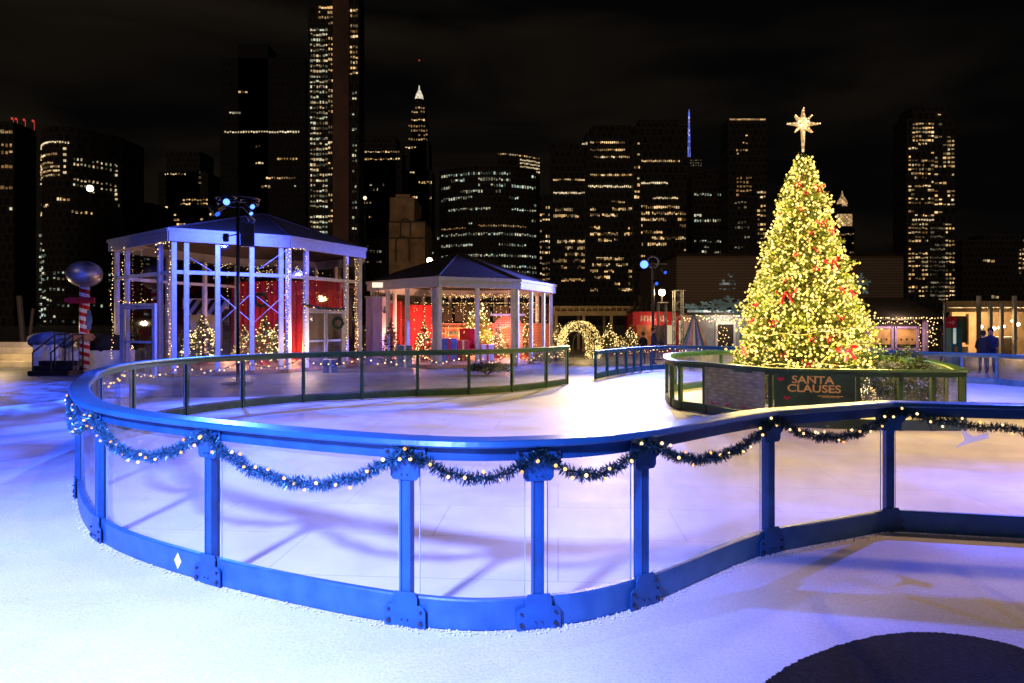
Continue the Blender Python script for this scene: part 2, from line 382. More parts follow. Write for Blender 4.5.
def barrier(pts, H, label, side, closed=False, rail='rail_blue_lit', frame='frame_blue_lit', plate='plate_blue_lit', fine=False, split=None, name='rink_barrier', brackets=True, straight=0):
    """glazed rink barrier; side says on which side the public stands"""
    dense, idx = catmull(pts, 10, closed, straight)
    path = withnormals(dense, closed, side)
    cx = sum(p[0] for p in pts) / len(pts); cy = sum(p[1] for p in pts) / len(pts)
    t = thing(name, label, 'barrier', (cx, cy, 0))
    w = 0.105
    cap = [(-w, H - 0.034), (-w + 0.01, H - 0.006), (-w + 0.03, H), (w - 0.03, H), (w - 0.01, H - 0.006), (w, H - 0.034), (w - 0.008, H - 0.045), (-w + 0.008, H - 0.045)]
    cuts = [(0, len(path) - 1, rail, frame, plate)] if split is None else [(0, idx[split], rail, frame, plate), (idx[split], len(path) - 1, 'rail_green', 'frame_green', 'frame_green')]
    for a, b_, rm, fm, pm in cuts:
        sub = path[a:b_ + 1] if not closed else path
        MB().sweep(sub, cap, closed).build('top_rail', rm, t, world=True, normals=True, smooth=False)
        MB().sweep(sub, [(-0.04, H - 0.135), (-0.04, H - 0.047), (0.04, H - 0.047), (0.04, H - 0.135)], closed).build('under_rail', fm, t, world=True, normals=True)
    K = len(pts)
    for i in range(K):
        pi_ = idx[i] if i < len(idx) else idx[-1]
        x, y, nx, ny = path[pi_ % len(path)]
        rz = atan2(nx, -ny)                     # local -y looks along the normal
        green = split is not None and i > split
        fm = 'frame_green' if green else frame
        p = MB()
        R = Matrix.Rotation(rz, 3, 'Z')
        zc = (H - 0.136) / 2
        p.box((x, y, zc), (0.052, 0.085, H - 0.136), rz)
        o1 = R @ Vector((0.032, -0.02, 0)); o2 = R @ Vector((-0.032, -0.02, 0))
        p.box((x + o1.x, y + o1.y, zc), (0.012, 0.055, H - 0.136), rz); p.box((x + o2.x, y + o2.y, zc), (0.012, 0.055, H - 0.136), rz)
        post = p.build('post', fm, t, world=True, bevel=0.004 if fine else 0)
        off = R @ Vector((0, -0.043, 0))
        if not green and brackets:
            low = [(-.145, .012), (.145, .012), (.145, .125), (.125, .148), (.088, .156), (.088, .20), (.072, .235), (-.072, .235), (-.088, .20), (-.088, .156), (-.125, .148), (-.145, .125)]
            up = [(-.145, H - .05), (.145, H - .05), (.145, H - .155), (.125, H - .185), (.10, H - .20), (.10, H - .245), (.08, H - .27), (-.08, H - .27), (-.10, H - .245), (-.10, H - .20), (-.125, H - .185), (-.145, H - .155)]
            low = low[::-1] if False else low
            MB().plate(low, (x + off.x, y + off.y, 0), 0.012, rz).build('foot_bracket', frame, post, world=True, normals=True, bevel=0.002 if fine else 0)
            MB().plate(up, (x + off.x, y + off.y, 0), 0.012, rz).build('top_bracket', frame, post, world=True, normals=True, bevel=0.002 if fine else 0)
            if fine:
                for bx_, bz_, br_ in ((-.112, .045, .015), (.112, .045, .015), (-.112, .115, .009), (.112, .115, .009), (-.02, .06, .004), (.02, .06, .004), (-.02, H - .235, .004), (.02, H - .235, .004), (.12, H - .09, .012), (-.12, H - .09, .012)):
                    c = R @ Vector((bx_, -0.055, 0)); d = R @ Vector((0, -1, 0))
                    MB().tube([(x + c.x, y + c.y, bz_), (x + c.x + d.x * .012, y + c.y + d.y * .012, bz_)], br_, 10).build('bolt', 'bolt', post, world=True, normals=True)
    nseg = K if closed else K - 1
    for i in range(nseg):
        a = idx[i]; b_ = idx[i + 1] if i + 1 < len(idx) else len(path)
        sub = [path[k % len(path)] for k in range(a, b_ + 1)]
        green = split is not None and i >= split
        MB().sweep(sub, [(-.013, .015), (-.013, .205), (.02, .205), (.028, .195), (.028, .015)]).build('kick_plate', 'frame_green' if green else plate, t, world=True, normals=True)
        # trim the glass a hand's breadth from each post
        L = [0]
        for q in range(1, len(sub)): L.append(L[-1] + sqrt((sub[q][0] - sub[q-1][0]) ** 2 + (sub[q][1] - sub[q-1][1]) ** 2))
        tot = L[-1]; g = min(0.075, tot * 0.12); gs = []
        for q in range(11):
            s_ = g + (tot - 2 * g) * q / 10
            j = max(0, min(len(sub) - 2, next((k for k in range(len(L) - 1) if L[k + 1] >= s_), len(sub) - 2)))
            f = (s_ - L[j]) / max(1e-6, L[j + 1] - L[j])
            gs.append(tuple(sub[j][k] + (sub[j + 1][k] - sub[j][k]) * f for k in range(4)))
        MB().sweep(gs, [(-.022, .16), (-.022, H - .10), (-.014, H - .10), (-.014, .16)]).build('glass_panel', 'glass_barrier', t, world=True, normals=True)
        if fine:
            gp = bpy.data.objects[-1] if False else [q for q in t.children if q.name.startswith('glass_panel')][-1]
            for e in (gs[0], gs[-1]):
                MB().box((e[0] - e[2] * .018, e[1] - e[3] * .018, (H + .06) / 2), (.004, .009, H - .27), atan2(e[2], -e[3])).build('glass_edge', 'glass_edge', gp, world=True)
    return t, path, idx

def swag(a, b_, sag, n):
    a, b_ = Vector(a), Vector(b_)
    return [a.lerp(b_, k / n) - Vector((0, 0, sag * 4 * (k / n) * (1 - k / n))) for k in range(n + 1)]

def garland(name, label, lines, r, density, bulb_r, step, tins='tinsel', bulb='bulb_warm', group=None, cat='garland', single=False, bw=0.006, seed=1):
    rnd = random.Random(seed)
    base = lines[0][0]
    t = thing(name, label, cat, tuple(base), 0, group)
    m_ = MB(); bulbs = []
    for ln in lines:
        m_.tube(ln, r * 0.16, 5)
        acc = 0.0; nb = step * 0.5
        for i in range(len(ln) - 1):
            p, q = Vector(ln[i]), Vector(ln[i + 1]); L = (q - p).length; d = (q - p) / max(L, 1e-6)
            a = d.cross(Vector((0, 0, 1)));
            if a.length < 0.05: a = Vector((1, 0, 0))
            a.normalize(); b2 = d.cross(a)
            for k in range(int(L * density + rnd.random())):
                f = rnd.random(); an = rnd.random() * 2 * pi
                out = (a * cos(an) + b2 * sin(an)); dr = out + d * rnd.uniform(-.5, .5)
                m_.blade(p.lerp(q, f), dr, r * rnd.uniform(.65, 1.2), bw, Vector((rnd.uniform(-1, 1), rnd.uniform(-1, 1), rnd.uniform(-1, 1))))
            while nb < acc + L:
                f = (nb - acc) / L; an = rnd.random() * 2 * pi
                out = (a * cos(an) + b2 * sin(an)) * r * rnd.uniform(.5, .95)
                out.y = -abs(out.y)
                bulbs.append(p.lerp(q, f) + out); nb += step * rnd.uniform(.55, 1.45)
            acc += L
    m_.build('tinsel', tins, t, world=True)
    if single or len(bulbs) > 100:
        g = MB()
        for c in bulbs: g.ball(c, bulb_r, 6, 4)
        tag(g.build('bulbs', bulb, t, world=True), kind='stuff')
    else:
        me = MB().ball((0, 0, 0), bulb_r, 8, 6).mesh('bulb', bulb, smooth=True)
        for c in bulbs:
            o = bpy.data.objects.new('bulb', me); COL.objects.link(o); o.parent = t; o.location = Vector(c) - Vector(base)
    return t

# ------------------------------------------------------------------ ground
def sheet(name, poly, z, material):
    me = bpy.data.meshes.new(name); me.from_pydata([(x, y, z) for x, y in poly], [], [tuple(range(len(poly)))]); me.materials.append(M[material])
    o = bpy.data.objects.new(name, me); COL.objects.link(o); o['kind'] = 'structure'
    if me.polygons[0].normal.z < 0: me.flip_normals()
    return o
sheet('ground', [(-2500, -60), (2500, -60), (2500, 2500), (-2500, 2500)], 0.0, 'paving')
a_, b__ = G(0, 407), G(75, 399)
sheet('white_forecourt', [(-40, -30), (40, -30), (40, 14), (-4, 17.6), b__, a_, (-40, 13.0)], 0.004, 'white_matting')

near = [(16, 2.6), (12.5, 3.9), (9.2, 4.9), (6.9, 4.75), (5.1, 5.03), (3.09, 5.43), (1.9, 4.91), (.78, 4.01), (.14, 3.72), (-.59, 3.75), (-1.97, 4.35), (-3.23, 5.2), (-4.25, 6.49), (-5.0, 7.75), (-5.72, 9.15),
        (-6.15, 10.7), (-5.97, 12.1), (-5.38, 13.2), (-4.45, 14.1), (-3.33, 14.65), (-2.17, 15.2), (-1.01, 15.55), (0.0, 16.2), (.89, 17.2), (1.52, 18.2)]
near = [(x * S, y * S) for x, y in near]
SPLIT = 14
nb_, npath, nidx = barrier(near, 1.225, 'long curving glass rink barrier with broad blue-lit top rail around the near ice', -1, fine=True, split=SPLIT, straight=6)
far = [G(595.5, 379), G(607, 376.4), G(617, 374.6), G(626, 373), G(634, 371.8), G(641, 371), G(651, 370), G(672, 369), G(700, 369.5), G(735, 371), G(790, 373), G(860, 376), G(912, 380), G(962, 383), G(997, 385), G(1040, 388), (19.5, 18.4), (24, 16.5)]
fb_, fpath, fidx = barrier(far, 0.98, 'low glass barrier with dark blue-lit posts along the far side of the ice', 1, rail='rail_blue_lit', brackets=False)
ice = [(p[0], p[1]) for p in npath] + [(p[0], p[1]) for p in fpath] + [(30, 14), (30, -4)]
sheet('ice_rink', ice, 0.009, 'ice')
# dark rubber patch at the camera's feet
pt = [G(745, 700), G(765, 683), G(800, 661), G(850, 643), G(900, 634), G(950, 634.5), G(1000, 643), G(1050, 658)]
pt, _ = catmull(pt, 6)
pt, _ = catmull([(p.x, p.y) for p in pt], 5); rnd = random.Random(9)
sheet('dark_patch', [(p.x + rnd.uniform(-.006, .006), p.y + rnd.uniform(-.006, .006)) for p in pt] + [(4.2, 1.6), (1.2, 1.4)], 0.008, 'dark_rubber')

# crumbs of snow swept up against the foot of the barrier
g = MB(); rnd = random.Random(12)
for k in range(1500):
    j = rnd.randrange(nidx[2], nidx[15]); x, y, nx, ny = npath[j]; o_ = .03 + abs(rnd.gauss(0, .035)); q = rnd.uniform(-.08, .08); rr = rnd.uniform(.003, .011)
    g.octa((x + nx * o_ - ny * q, y + ny * o_ + nx * q, .006 + rr * .5), rr)
for k in range(1200):
    j = rnd.randrange(nidx[2], nidx[15]); x, y, nx, ny = npath[j]; o_ = -.03 - abs(rnd.gauss(0, .06)); q = rnd.uniform(-.08, .08); rr = rnd.uniform(.003, .010)
    g.octa((x + nx * o_ - ny * q, y + ny * o_ + nx * q, .010 + rr * .5), rr)
tag(g.build('snow_crumbs', 'white_matting'), 'crumbs of swept snow lying along the foot of the near barrier', 'snow', kind='stuff')
# tree enclosure
enc = [(3.24, 13.35), (3.30, 12.9), (3.63, 12.4), (4.3, 10.95), (5.5, 10.5), (6.12, 10.42), (6.62, 10.4), (7.1, 10.4)]
enc = [(x * S, y * S) for x, y in enc]
encb = [(8.22, 12.1), (9.0, 13.7), (9.7, 15.9), (9.5, 18.0), (8.2, 19.8), (6.4, 20.2), (4.6, 18.6), (3.9, 16.6)]
eb_, epath, eidx = barrier(enc + encb, 1.11, 'green framed barrier ring enclosing the big lit christmas tree', 1, closed=True, rail='rail_green', frame='frame_green', plate='frame_green', name='tree_enclosure', brackets=False)

# ------------------------------------------------------------------ garlands on the barrier
H = 1.225
def outpt(i, o=0.075, z=H - 0.10, path=npath, idx=nidx):
    x, y, nx, ny = path[idx[i] % len(path)]
    return Vector((x + nx * o, y + ny * o, z))
def curve_swag(i, sag, path=npath, idx=nidx, o=0.085, z=H - .075, n=22):
    a, b_ = idx[i], idx[i + 1]; res = []
    for k in range(n + 1):
        u = a + (b_ - a) * k / n; j = min(int(u), len(path) - 2); f = u - j
        p = [path[j][q] * (1 - f) + path[j + 1][q] * f for q in range(4)]
        t = k / n
        res.append(Vector((p[0] + p[2] * o, p[1] + p[3] * o, z - sag * 4 * t * (1 - t) + (0.012 * sin(k * 1.7 + i)))))
    return res
sags = {3: .16, 4: .15, 5: .2, 6: .21, 7: .17, 8: .16, 9: .28, 10: .26, 11: .24, 12: .2, 13: .2}
lines = [curve_swag(i, sags[i]) for i in range(3, 9)]
garland('tinsel_garland', 'dark tinsel garland with warm bulbs swagged along the right stretch of the near barrier', lines, .056, 1500, .0115, .115, 'tinsel', seed=3)
lines = [curve_swag(i, sags[i]) for i in range(9, 14)]
garland('tinsel_garland', 'blue-lit tinsel garland with warm bulbs hanging round the left bend of the near barrier', lines, .060, 1700, .0115, .115, 'tinsel_blue_lit', seed=4)
lines = [curve_swag(i, .22, o=.07, z=H - .12) for i in range(14, 24)]
garland('tinsel_garland', 'thin dark garland with orange bulbs looped along the green far stretch of the curving barrier', lines, .04, 260, .02, .16, 'tinsel', seed=5)
lines = [curve_swag(i, .1, fpath, fidx, .09, .86) for i in range(5, 10)]
garland('tinsel_garland', 'thin garland with orange bulbs on the low far barrier behind the ice', lines, .04, 160, .02, .2, 'tinsel', seed=6)

# sticker and arrow mark
def at_seg(i, f, path=npath, idx=nidx):
    u = idx[i] + (idx[i + 1] - idx[i]) * f; j = int(u); g = u - j
    return [path[j][q] * (1 - g) + path[j + 1][q] * g for q in range(4)]
x, y, nx, ny = at_seg(10, .22)
rz = atan2(nx, -ny)
st = MB().plate([(-.045, .11), (0, .045), (.045, .11), (0, .175)], (x + nx * .0295, y + ny * .0295, 0), .002, rz).build('diamond_sticker', 'sticker', None, normals=True)
tag(st, 'small white diamond sticker on the blue-lit kick plate of the near barrier', 'sticker')
x, y, nx, ny = at_seg(4, .70)
rz = atan2(nx, -ny)
st = MB().plate([(-.14, .80), (-.05, .875), (-.075, .98), (.02, .915), (.16, .955), (.14, .925), (.16, .905), (.03, .865)], (x + nx * -.011, y + ny * -.011, 0), .0005, rz).build('arrow_mark', 'white_translucent', None, normals=True)  # flat translucent white arrow shape set on the glass
tag(st, 'white arrow-shaped mark on the glass at the right end of the near barrier', 'sticker')

# ------------------------------------------------------------------ banners on the enclosure
def text_mesh(txt, size, bold=0.0):
    cu = bpy.data.curves.new('txt', 'FONT'); cu.body = txt; cu.size = size; cu.extrude = 0.0015; cu.align_x = 'CENTER'; cu.offset = bold
    o = bpy.data.objects.new('txt', cu); COL.objects.link(o)
    me = bpy.data.meshes.new_from_object(o.evaluated_get(bpy.context.evaluated_depsgraph_get()))
    bpy.data.objects.remove(o); bpy.data.curves.remove(cu)
    return me
def put_text(txt, size, loc, parent, material, sx=1.0, bold=0.0, name='lettering', rz=0.0):
    me = text_mesh(txt, size, bold); me.name = name; me.materials.clear(); me.materials.append(M[material])
    o = bpy.data.objects.new(name, me); COL.objects.link(o); o.parent = parent; o.location = loc; o.rotation_euler = (radians(90), 0, rz); o.scale = (sx, 1, 1)
    return o
def banner_on(i, f0, f1, label, material):
    a = at_seg(i, f0, epath, eidx); b_ = at_seg(i, f1, epath, eidx)
    A = Vector((a[0] + a[2] * .05, a[1] + a[3] * .05)); B = Vector((b_[0] + b_[2] * .05, b_[1] + b_[3] * .05))
    n_ = Vector((a[2] + b_[2], a[3] + b_[3])).normalized()
    c = (A + B) / 2 + n_ * .035; d = B - A; rz = atan2(d.y, d.x)
    t = thing('banner', label, 'banner', (c.x, c.y, 0), rz)
    w = d.length
    MB().box((0, 0, .615), (w, .012, .80)).build('banner_board', material, t)
    return t, w
# local -y must look at the public: the ring runs left to right along the front
t, w = banner_on(2, .06, .95, 'olive banner printed with rows of small pale words on the tree enclosure', 'banner_olive')
g = MB(); rnd = random.Random(5)
for r in range(10):
    z = .95 - r * .072
    for c in range(5):
        xx = -w / 2 + .16 + (c + (r % 2) * .5) * w / 5.1
        if xx > w / 2 - .12: continue
        for k in range(9):
            hgt = rnd.choice((.010, .014, .014, .018))
            g.box((xx - .065 + k * .0155, -.0075, z), (.011, .002, hgt))
g.build('lettering', 'print_white', t)
for k in range(9): MB().box((rnd.uniform(-w / 2 + .1, w / 2 - .1), -.0085, rnd.uniform(.24, .29)), (.06, .002, .045), R=Matrix.Rotation(rnd.uniform(-1, 1), 3, 'Y')).build('printed_ornament', 'red_cloth', t)
t, w = banner_on(3, .05, .95, 'dark green banner with gold SANTA CLAUSES title on the tree enclosure', 'banner_green')
put_text('SANTA', .195, (-.02, -.009, .835), t, 'gold_text', 1.15, .004)
put_text('CLAUSES', .195, (0, -.009, .675), t, 'gold_text', 1.17, .004)
put_text('Disney', .065, (-.03, -.009, 1.02) if False else (-.03, -.009, .955), t, 'gold_text', 1.0, .001)
put_text('WHO DUNNIT', .05, (.22, -.009, .405), t, 'gold_text', 1.5, .001) if False else None
g = MB()
for (px_, pz_) in ((-.58, .90), (-.47, .55)):
    MB().box((px_, -.0085, pz_), (.08, .002, .05), R=Matrix.Rotation(.5, 3, 'Y')).box((px_ + .05, -.0095, pz_ + .01), (.04, .002, .04), R=Matrix.Rotation(-.5, 3, 'Y')).build('printed_ornament', 'red_cloth', t)
g = MB(); g.box((.28, -.009, .61), (.42, .002, .014)); g.box((.28, -.009, .585), (.30, .002, .008)); g.build('printed_line', 'gold_text', t)

# ------------------------------------------------------------------ conifers
def conifer(t, Ht, R0, z0, clumps, nee, bl, bw, prof=None, needle='needles', seed=1, nb=0, br=.02, bulbm='bulb_small', parts=False, inner=.25):
    rnd = random.Random(seed)
    prof = prof or (lambda u: (1 - u) ** .92)
    MB().tube([(0, 0, 0), (0, 0, z0 + Ht * .5), (0, 0, z0 + Ht * .96)], R0 * .07, 8, R0 * .012).build('trunk', 'bark', t)
    g = MB(); limbs = MB()
    for k in range(clumps):
        u = 1 - (1 - rnd.random() * .998) ** .56           # more low down
        u = min(.998, u)
        an = rnd.random() * 2 * pi
        lump = 1 + .13 * sin(an * 5 + u * 23) + .10 * sin(an * 9 - u * 41)
        tier = 1 + .10 * (((u * 11) % 1) - .5) * -1
        rr = R0 * prof(u) * lump * tier * (inner + (1 - inner) * rnd.random() ** .35)
        z = z0 + Ht * u
        c = Vector((rr * cos(an), rr * sin(an), z))
        outd = Vector((cos(an), sin(an), rnd.uniform(-.05, .55)))
        if k % 6 == 0: limbs.tube([(0, 0, z - rr * .25), c], R0 * .012, 4, R0 * .004)
        for j in range(nee):
            f = rnd.random()
            d = outd + Vector((rnd.uniform(-1, 1), rnd.uniform(-1, 1), rnd.uniform(-.8, .8))) * .85
            g.blade(c - outd * bl * 1.2 * f, d, bl * (1.15 - .6 * u) * rnd.uniform(.7, 1.3), bw, Vector((rnd.uniform(-1, 1), rnd.uniform(-1, 1), rnd.uniform(-1, 1))))
    limbs.build('limbs', 'bark', t)
    g.build('crown', needle, t)
    if nb:
        pts = []
        for k in range(nb):
            u = 1 - (1 - rnd.random() * .998) ** .56; an = rnd.random() * 2 * pi
            lump = 1 + .13 * sin(an * 5 + u * 23) + .10 * sin(an * 9 - u * 41)
            rr = R0 * prof(u) * lump * rnd.uniform(.80, 1.12)
            pts.append((rr * cos(an), rr * sin(an), z0 + Ht * u))
        if parts:
            pts.sort(key=lambda p: p[1])
            me = MB().ball((0, 0, 0), br, 8, 5).mesh('bulb', bulbm, smooth=True)
            for p in pts[:100]:
                o = bpy.data.objects.new('bulb', me); COL.objects.link(o); o.parent = t; o.location = p
            pts = pts[100:]
        q = MB()
        for p in pts: q.octa(p, br * 1.1)
        o = q.build('bulbs', bulbm, t); o['kind'] = 'stuff'
    return t

TD = 16.0; TX = X(803, TD)
def tprof(u):
    tab = [(0, .94), (.1, .92), (.29, .77), (.486, .585), (.76, .335), (.876, .215), (.96, .10), (1, .03)]
    for (a, va), (b_, vb) in zip(tab, tab[1:]):
        if u <= b_: return va + (vb - va) * (u - a) / (b_ - a)
    return .05
tree = thing('christmas_tree', 'tall christmas tree covered in glowing yellow bulbs inside the green enclosure', 'christmas tree', (TX, TD, 0))
conifer(tree, Z(148, TD) - .9, 1.5, .9, 3600, 11, .13, .024, tprof, seed=11, nb=4600, br=.029, bulbm='bulb_tree', parts=True, inner=.2)
# rope lights wound round the crown
rl = MB()
for z_, amp in ((1.02, .03), (1.75, .10), (3.2, .2)):
    u = (z_ - .95) / (Z(150, TD) - .95)
    rl.tube([(1.56 * tprof(u) * cos(a * pi / 24), 1.56 * tprof(u) * sin(a * pi / 24), z_ + amp * cos(a * pi / 24) + 0.03 * sin(a * 1.3)) for a in range(49)], .009, 5)
rl.build('rope_light', 'bulb_tree', tree)
# star
def star_poly(n, R, r, long_down=None, rays=None):
    pts = []
    for k in range(2 * n):
        a = pi / 2 + k * pi / n
        q = R if k % 2 == 0 else r
        if k % 2 == 0 and rays: q = R * rays[(k // 2) % len(rays)]
        pts.append((q * cos(a), q * sin(a)))
    return pts
star = thing('tree_star', 'gold eight-pointed lit star on the tip of the tall tree', 'star', (TX, TD, Z(150, TD) - .05))
sp = star_poly(8, .34, .13, rays=[1.1, .82, 1.15, .85, 1.0, .85, 1.15, .82])
zc = Z(124, TD) - (Z(150, TD) - .05)
MB().plate([(x_, z_ + zc) for x_, z_ in sp], (0, .04, 0), .08, 0).build('star_body', 'star_gold', star, normals=True)
MB().tube([(0, 0, 0), (0, 0, zc - .1)], .028, 8, .06).build('star_stem', 'star_gold', star)
sb = MB()
for k, (x_, z_) in enumerate(sp):
    for f in (.35, .6, .85, 1.0): sb.octa((x_ * f, -.05, z_ * f + zc), .02)
sb.build('star_bulbs', 'bulb_warm', star)['kind'] = 'stuff'
# bows
def bow(scale):
    g = MB()
    for sgn in (-1, 1):
        n_ = 9; ring = []
        for k in range(n_ + 1):
            a = pi * k / n_
            ring.append((sgn * (.02 + .20 * sin(a)), .0, .075 * cos(a) + .05 * sin(a)))
        for k in range(n_):
            (x1, _, z1), (x2, _, z2) = ring[k], ring[k + 1]
            w1 = .035 + .05 * sin(pi * k / n_); w2 = .035 + .05 * sin(pi * (k + 1) / n_)
            g.add([(x1, -w1, z1), (x2, -w2, z2), (x2, w2, z2), (x1, w1, z1)], [(0, 1, 2, 3)])
        g.add([(sgn * .01, -.05, 0), (sgn * .05, -.05, 0.0), (sgn * .17, -.06, -.24), (sgn * .12, -.07, -.22), (sgn * .08, -.06, -.26)], [(0, 1, 2, 3, 4)])
    g.ball((0, -.04, 0), .04, 8, 6)
    return g
bow_me = bow(1).mesh('bow', 'red_cloth')
BG = 'red bows on the christmas tree'
for (px, py, sc, lab) in ((786, 293, 1.0, 'largest red bow, at the middle of the tall lit tree'), (838, 350, .95, 'big red bow low on the right of the tall lit tree'), (737, 347, .8, 'red bow low at the left edge of the tall lit tree'),
                          (826, 261, .8, 'red bow high on the right of the tall lit tree'), (802, 363, .6, 'red bow at the foot of the tall lit tree'), (817, 222, .6, 'red bow near the top right of the tall lit tree'),
                          (797, 184, .5, None), (815, 187, .6, None), (803, 192, .4, None), (780, 214, .35, None), (798, 208, .35, None), (828, 230, .4, None), (806, 232, .35, None), (812, 249, .4, None), (793, 253, .35, None), (810, 267, .4, None),
                          (836, 289, .45, None), (850, 293, .5, None), (786, 279, .4, None), (776, 322, .5, None), (806, 338, .4, None), (820, 338, .4, None), (833, 317, .4, None), (751, 305, .4, None), (741, 321, .45, None), (781, 354, .5, None)):
    zz = Z(py, TD - 1); u = max(0, min(1, (zz - .95) / (Z(150, TD) - .95)))
    rr = 1.58 * tprof(u); xx = X(px, TD - rr * .8) - TX
    xx = max(-rr, min(rr, xx)); yy = -sqrt(max(0.01, rr * rr - xx * xx)) - .12
    o = bpy.data.objects.new('bow', bow_me); COL.objects.link(o); o.location = (TX + xx, TD + yy, Z(py, TD + yy)); o.scale = (sc, sc, sc)
    o.rotation_euler = (0, random.uniform(-.3, .3), atan2(xx, -yy))
    tag(o, lab or 'small red bow among the bulbs of the tall lit tree', 'bow', BG)

# clipped greenery in the planter
def shrub(name, label, loc, rx, ry, h, n_, seed, material='needles_dark', cat='shrub', group=None):
    rnd = random.Random(seed); g = MB(); t = thing(name, label, cat, (loc[0], loc[1], 0), 0, group)
    st = MB()
    for k in range(7):
        a = rnd.random() * 6.28; st.tube([(0, 0, 0), (rx * .5 * cos(a), ry * .5 * sin(a), h * .7)], .02, 4, .008)
    st.build('stem', 'bark', t)
    for k in range(n_):
        a = rnd.random() * 6.28; e = rnd.random() ** .5; zz = rnd.random()
        c = Vector((rx * e * cos(a), ry * e * sin(a), .12 + (h - .12) * zz * (1 - .45 * e * e) * (1 + .15 * sin(a * 4))))
        for j in range(6):
            g.blade(c, Vector((rnd.uniform(-1, 1), rnd.uniform(-1, 1), rnd.uniform(-.3, 1))), rnd.uniform(.06, .14), .02, Vector((rnd.uniform(-1, 1), rnd.uniform(-1, 1), .3)))
    g.build('foliage', material, t)
    return t
shrub('evergreen_shrub', 'dark low evergreen mound behind the green barrier right of the tree', (8.6, 15.0), 1.15, .8, 1.38, 1500, 1)
shrub('evergreen_shrub', 'tufted evergreen at the foot of the tall tree, its left side', (5.75, 15.2), .7, .6, 1.15, 900, 2)
shrub('evergreen_shrub', 'low evergreen with an orange lantern glow right of the tall tree', (7.6, 14.6), .5, .4, 1.12, 500, 3)

# lit topiary inside the glass right of the banner
# ------------------------------------------------------------------ small lit trees
proto_s = thing('potted_christmas_tree', 'x', 'christmas tree', (0, 0, 0))
conifer(proto_s, 1.75, .62, .25, 420, 9, .10, .02, seed=21, nb=150, br=.026, bulbm='bulb_small')
MB().lathe([(.16, 0), (.2, .26), (.22, .28)], n=12).build('pot', 'red_paint', proto_s)
proto_d = thing('potted_christmas_tree', 'y', 'christmas tree', (0, 0, 0))
conifer(proto_d, 1.9, .62, .2, 420, 9, .10, .02, seed=22, nb=26, br=.018, bulbm='bulb_small', needle='needles_dark')
MB().lathe([(.16, 0), (.2, .26), (.22, .28)], n=12).build('pot', 'black_metal', proto_d)
used = set()
def small_tree(proto, px, d, ytop, label, wide=1.0, z0=0.0, group=None):
    o = proto if id(proto) not in used else copy_tree(proto)
    used.add(id(proto))
    s_ = (Z(ytop, d) - z0) / 2.02
    o.location = (X(px, d), d, z0); o.scale = (s_ * wide, s_ * wide, s_); o.rotation_euler = (0, 0, random.random() * 6)
    tag(o, label, 'christmas tree', group)
    return o
TP = 'small lit christmas trees'
small_tree(proto_s, 203, 29, 312, 'lit tree in front of the striped awning in the tall pavilion', 1.15, group=TP)
small_tree(proto_s, 190, 30.5, 325, 'shorter lit tree just left of the one by the striped awning', .9, group=TP)
small_tree(proto_s, 244, 31, 322, 'lit tree beside the black floodlight pole inside the tall pavilion', .9, group=TP)
small_tree(proto_s, 265, 28.5, 312, 'lit tree under the dark wreath in the tall pavilion', 1.05, group=TP)
small_tree(proto_s, 278, 30, 318, 'lit tree against the glass corner post of the tall pavilion', .9, group=TP)
small_tree(proto_d, 370, 31.0, 318, 'dark unlit conifer by the lilac booth between the pavilions', .9, group='dark conifers')
small_tree(proto_d, 391, 29.5, 318, 'dark conifer with few bulbs in front of the low pavilion, left end', .9, group='dark conifers')
small_tree(proto_s, 424, 31.5, 319, 'lit tree behind the left glass of the low pavilion', .95, group=TP)
small_tree(proto_s, 478, 36.0, 289, 'tallest lit tree inside the low pavilion', .85, group=TP)
small_tree(proto_s, 498, 33.5, 322, 'lit tree beside the brick fireplace in the low pavilion', .8, group=TP)
small_tree(proto_s, 527, 35.0, 318, 'narrow lit tree at the right end of the low pavilion', .8, group=TP)
small_tree(proto_s, 559, 38.0, 321, 'lit tree left of the glowing arch', 1.1, group=TP)
small_tree(proto_s, 609, 38.0, 321, 'lit tree just right of the glowing arch', 1.15, group=TP)
small_tree(proto_s, 631, 38.5, 323, 'lit tree under the left end of the red kiosk', 1.15, group=TP)
small_tree(proto_s, 620, 38.0, 334, 'squat lit tree between two taller ones right of the arch', 1.7, group=TP)
small_tree(proto_s, 867, 14.2, 375, 'very small lit tree behind the enclosure glass, right of the gold-lettered banner', 1.0, group=TP)

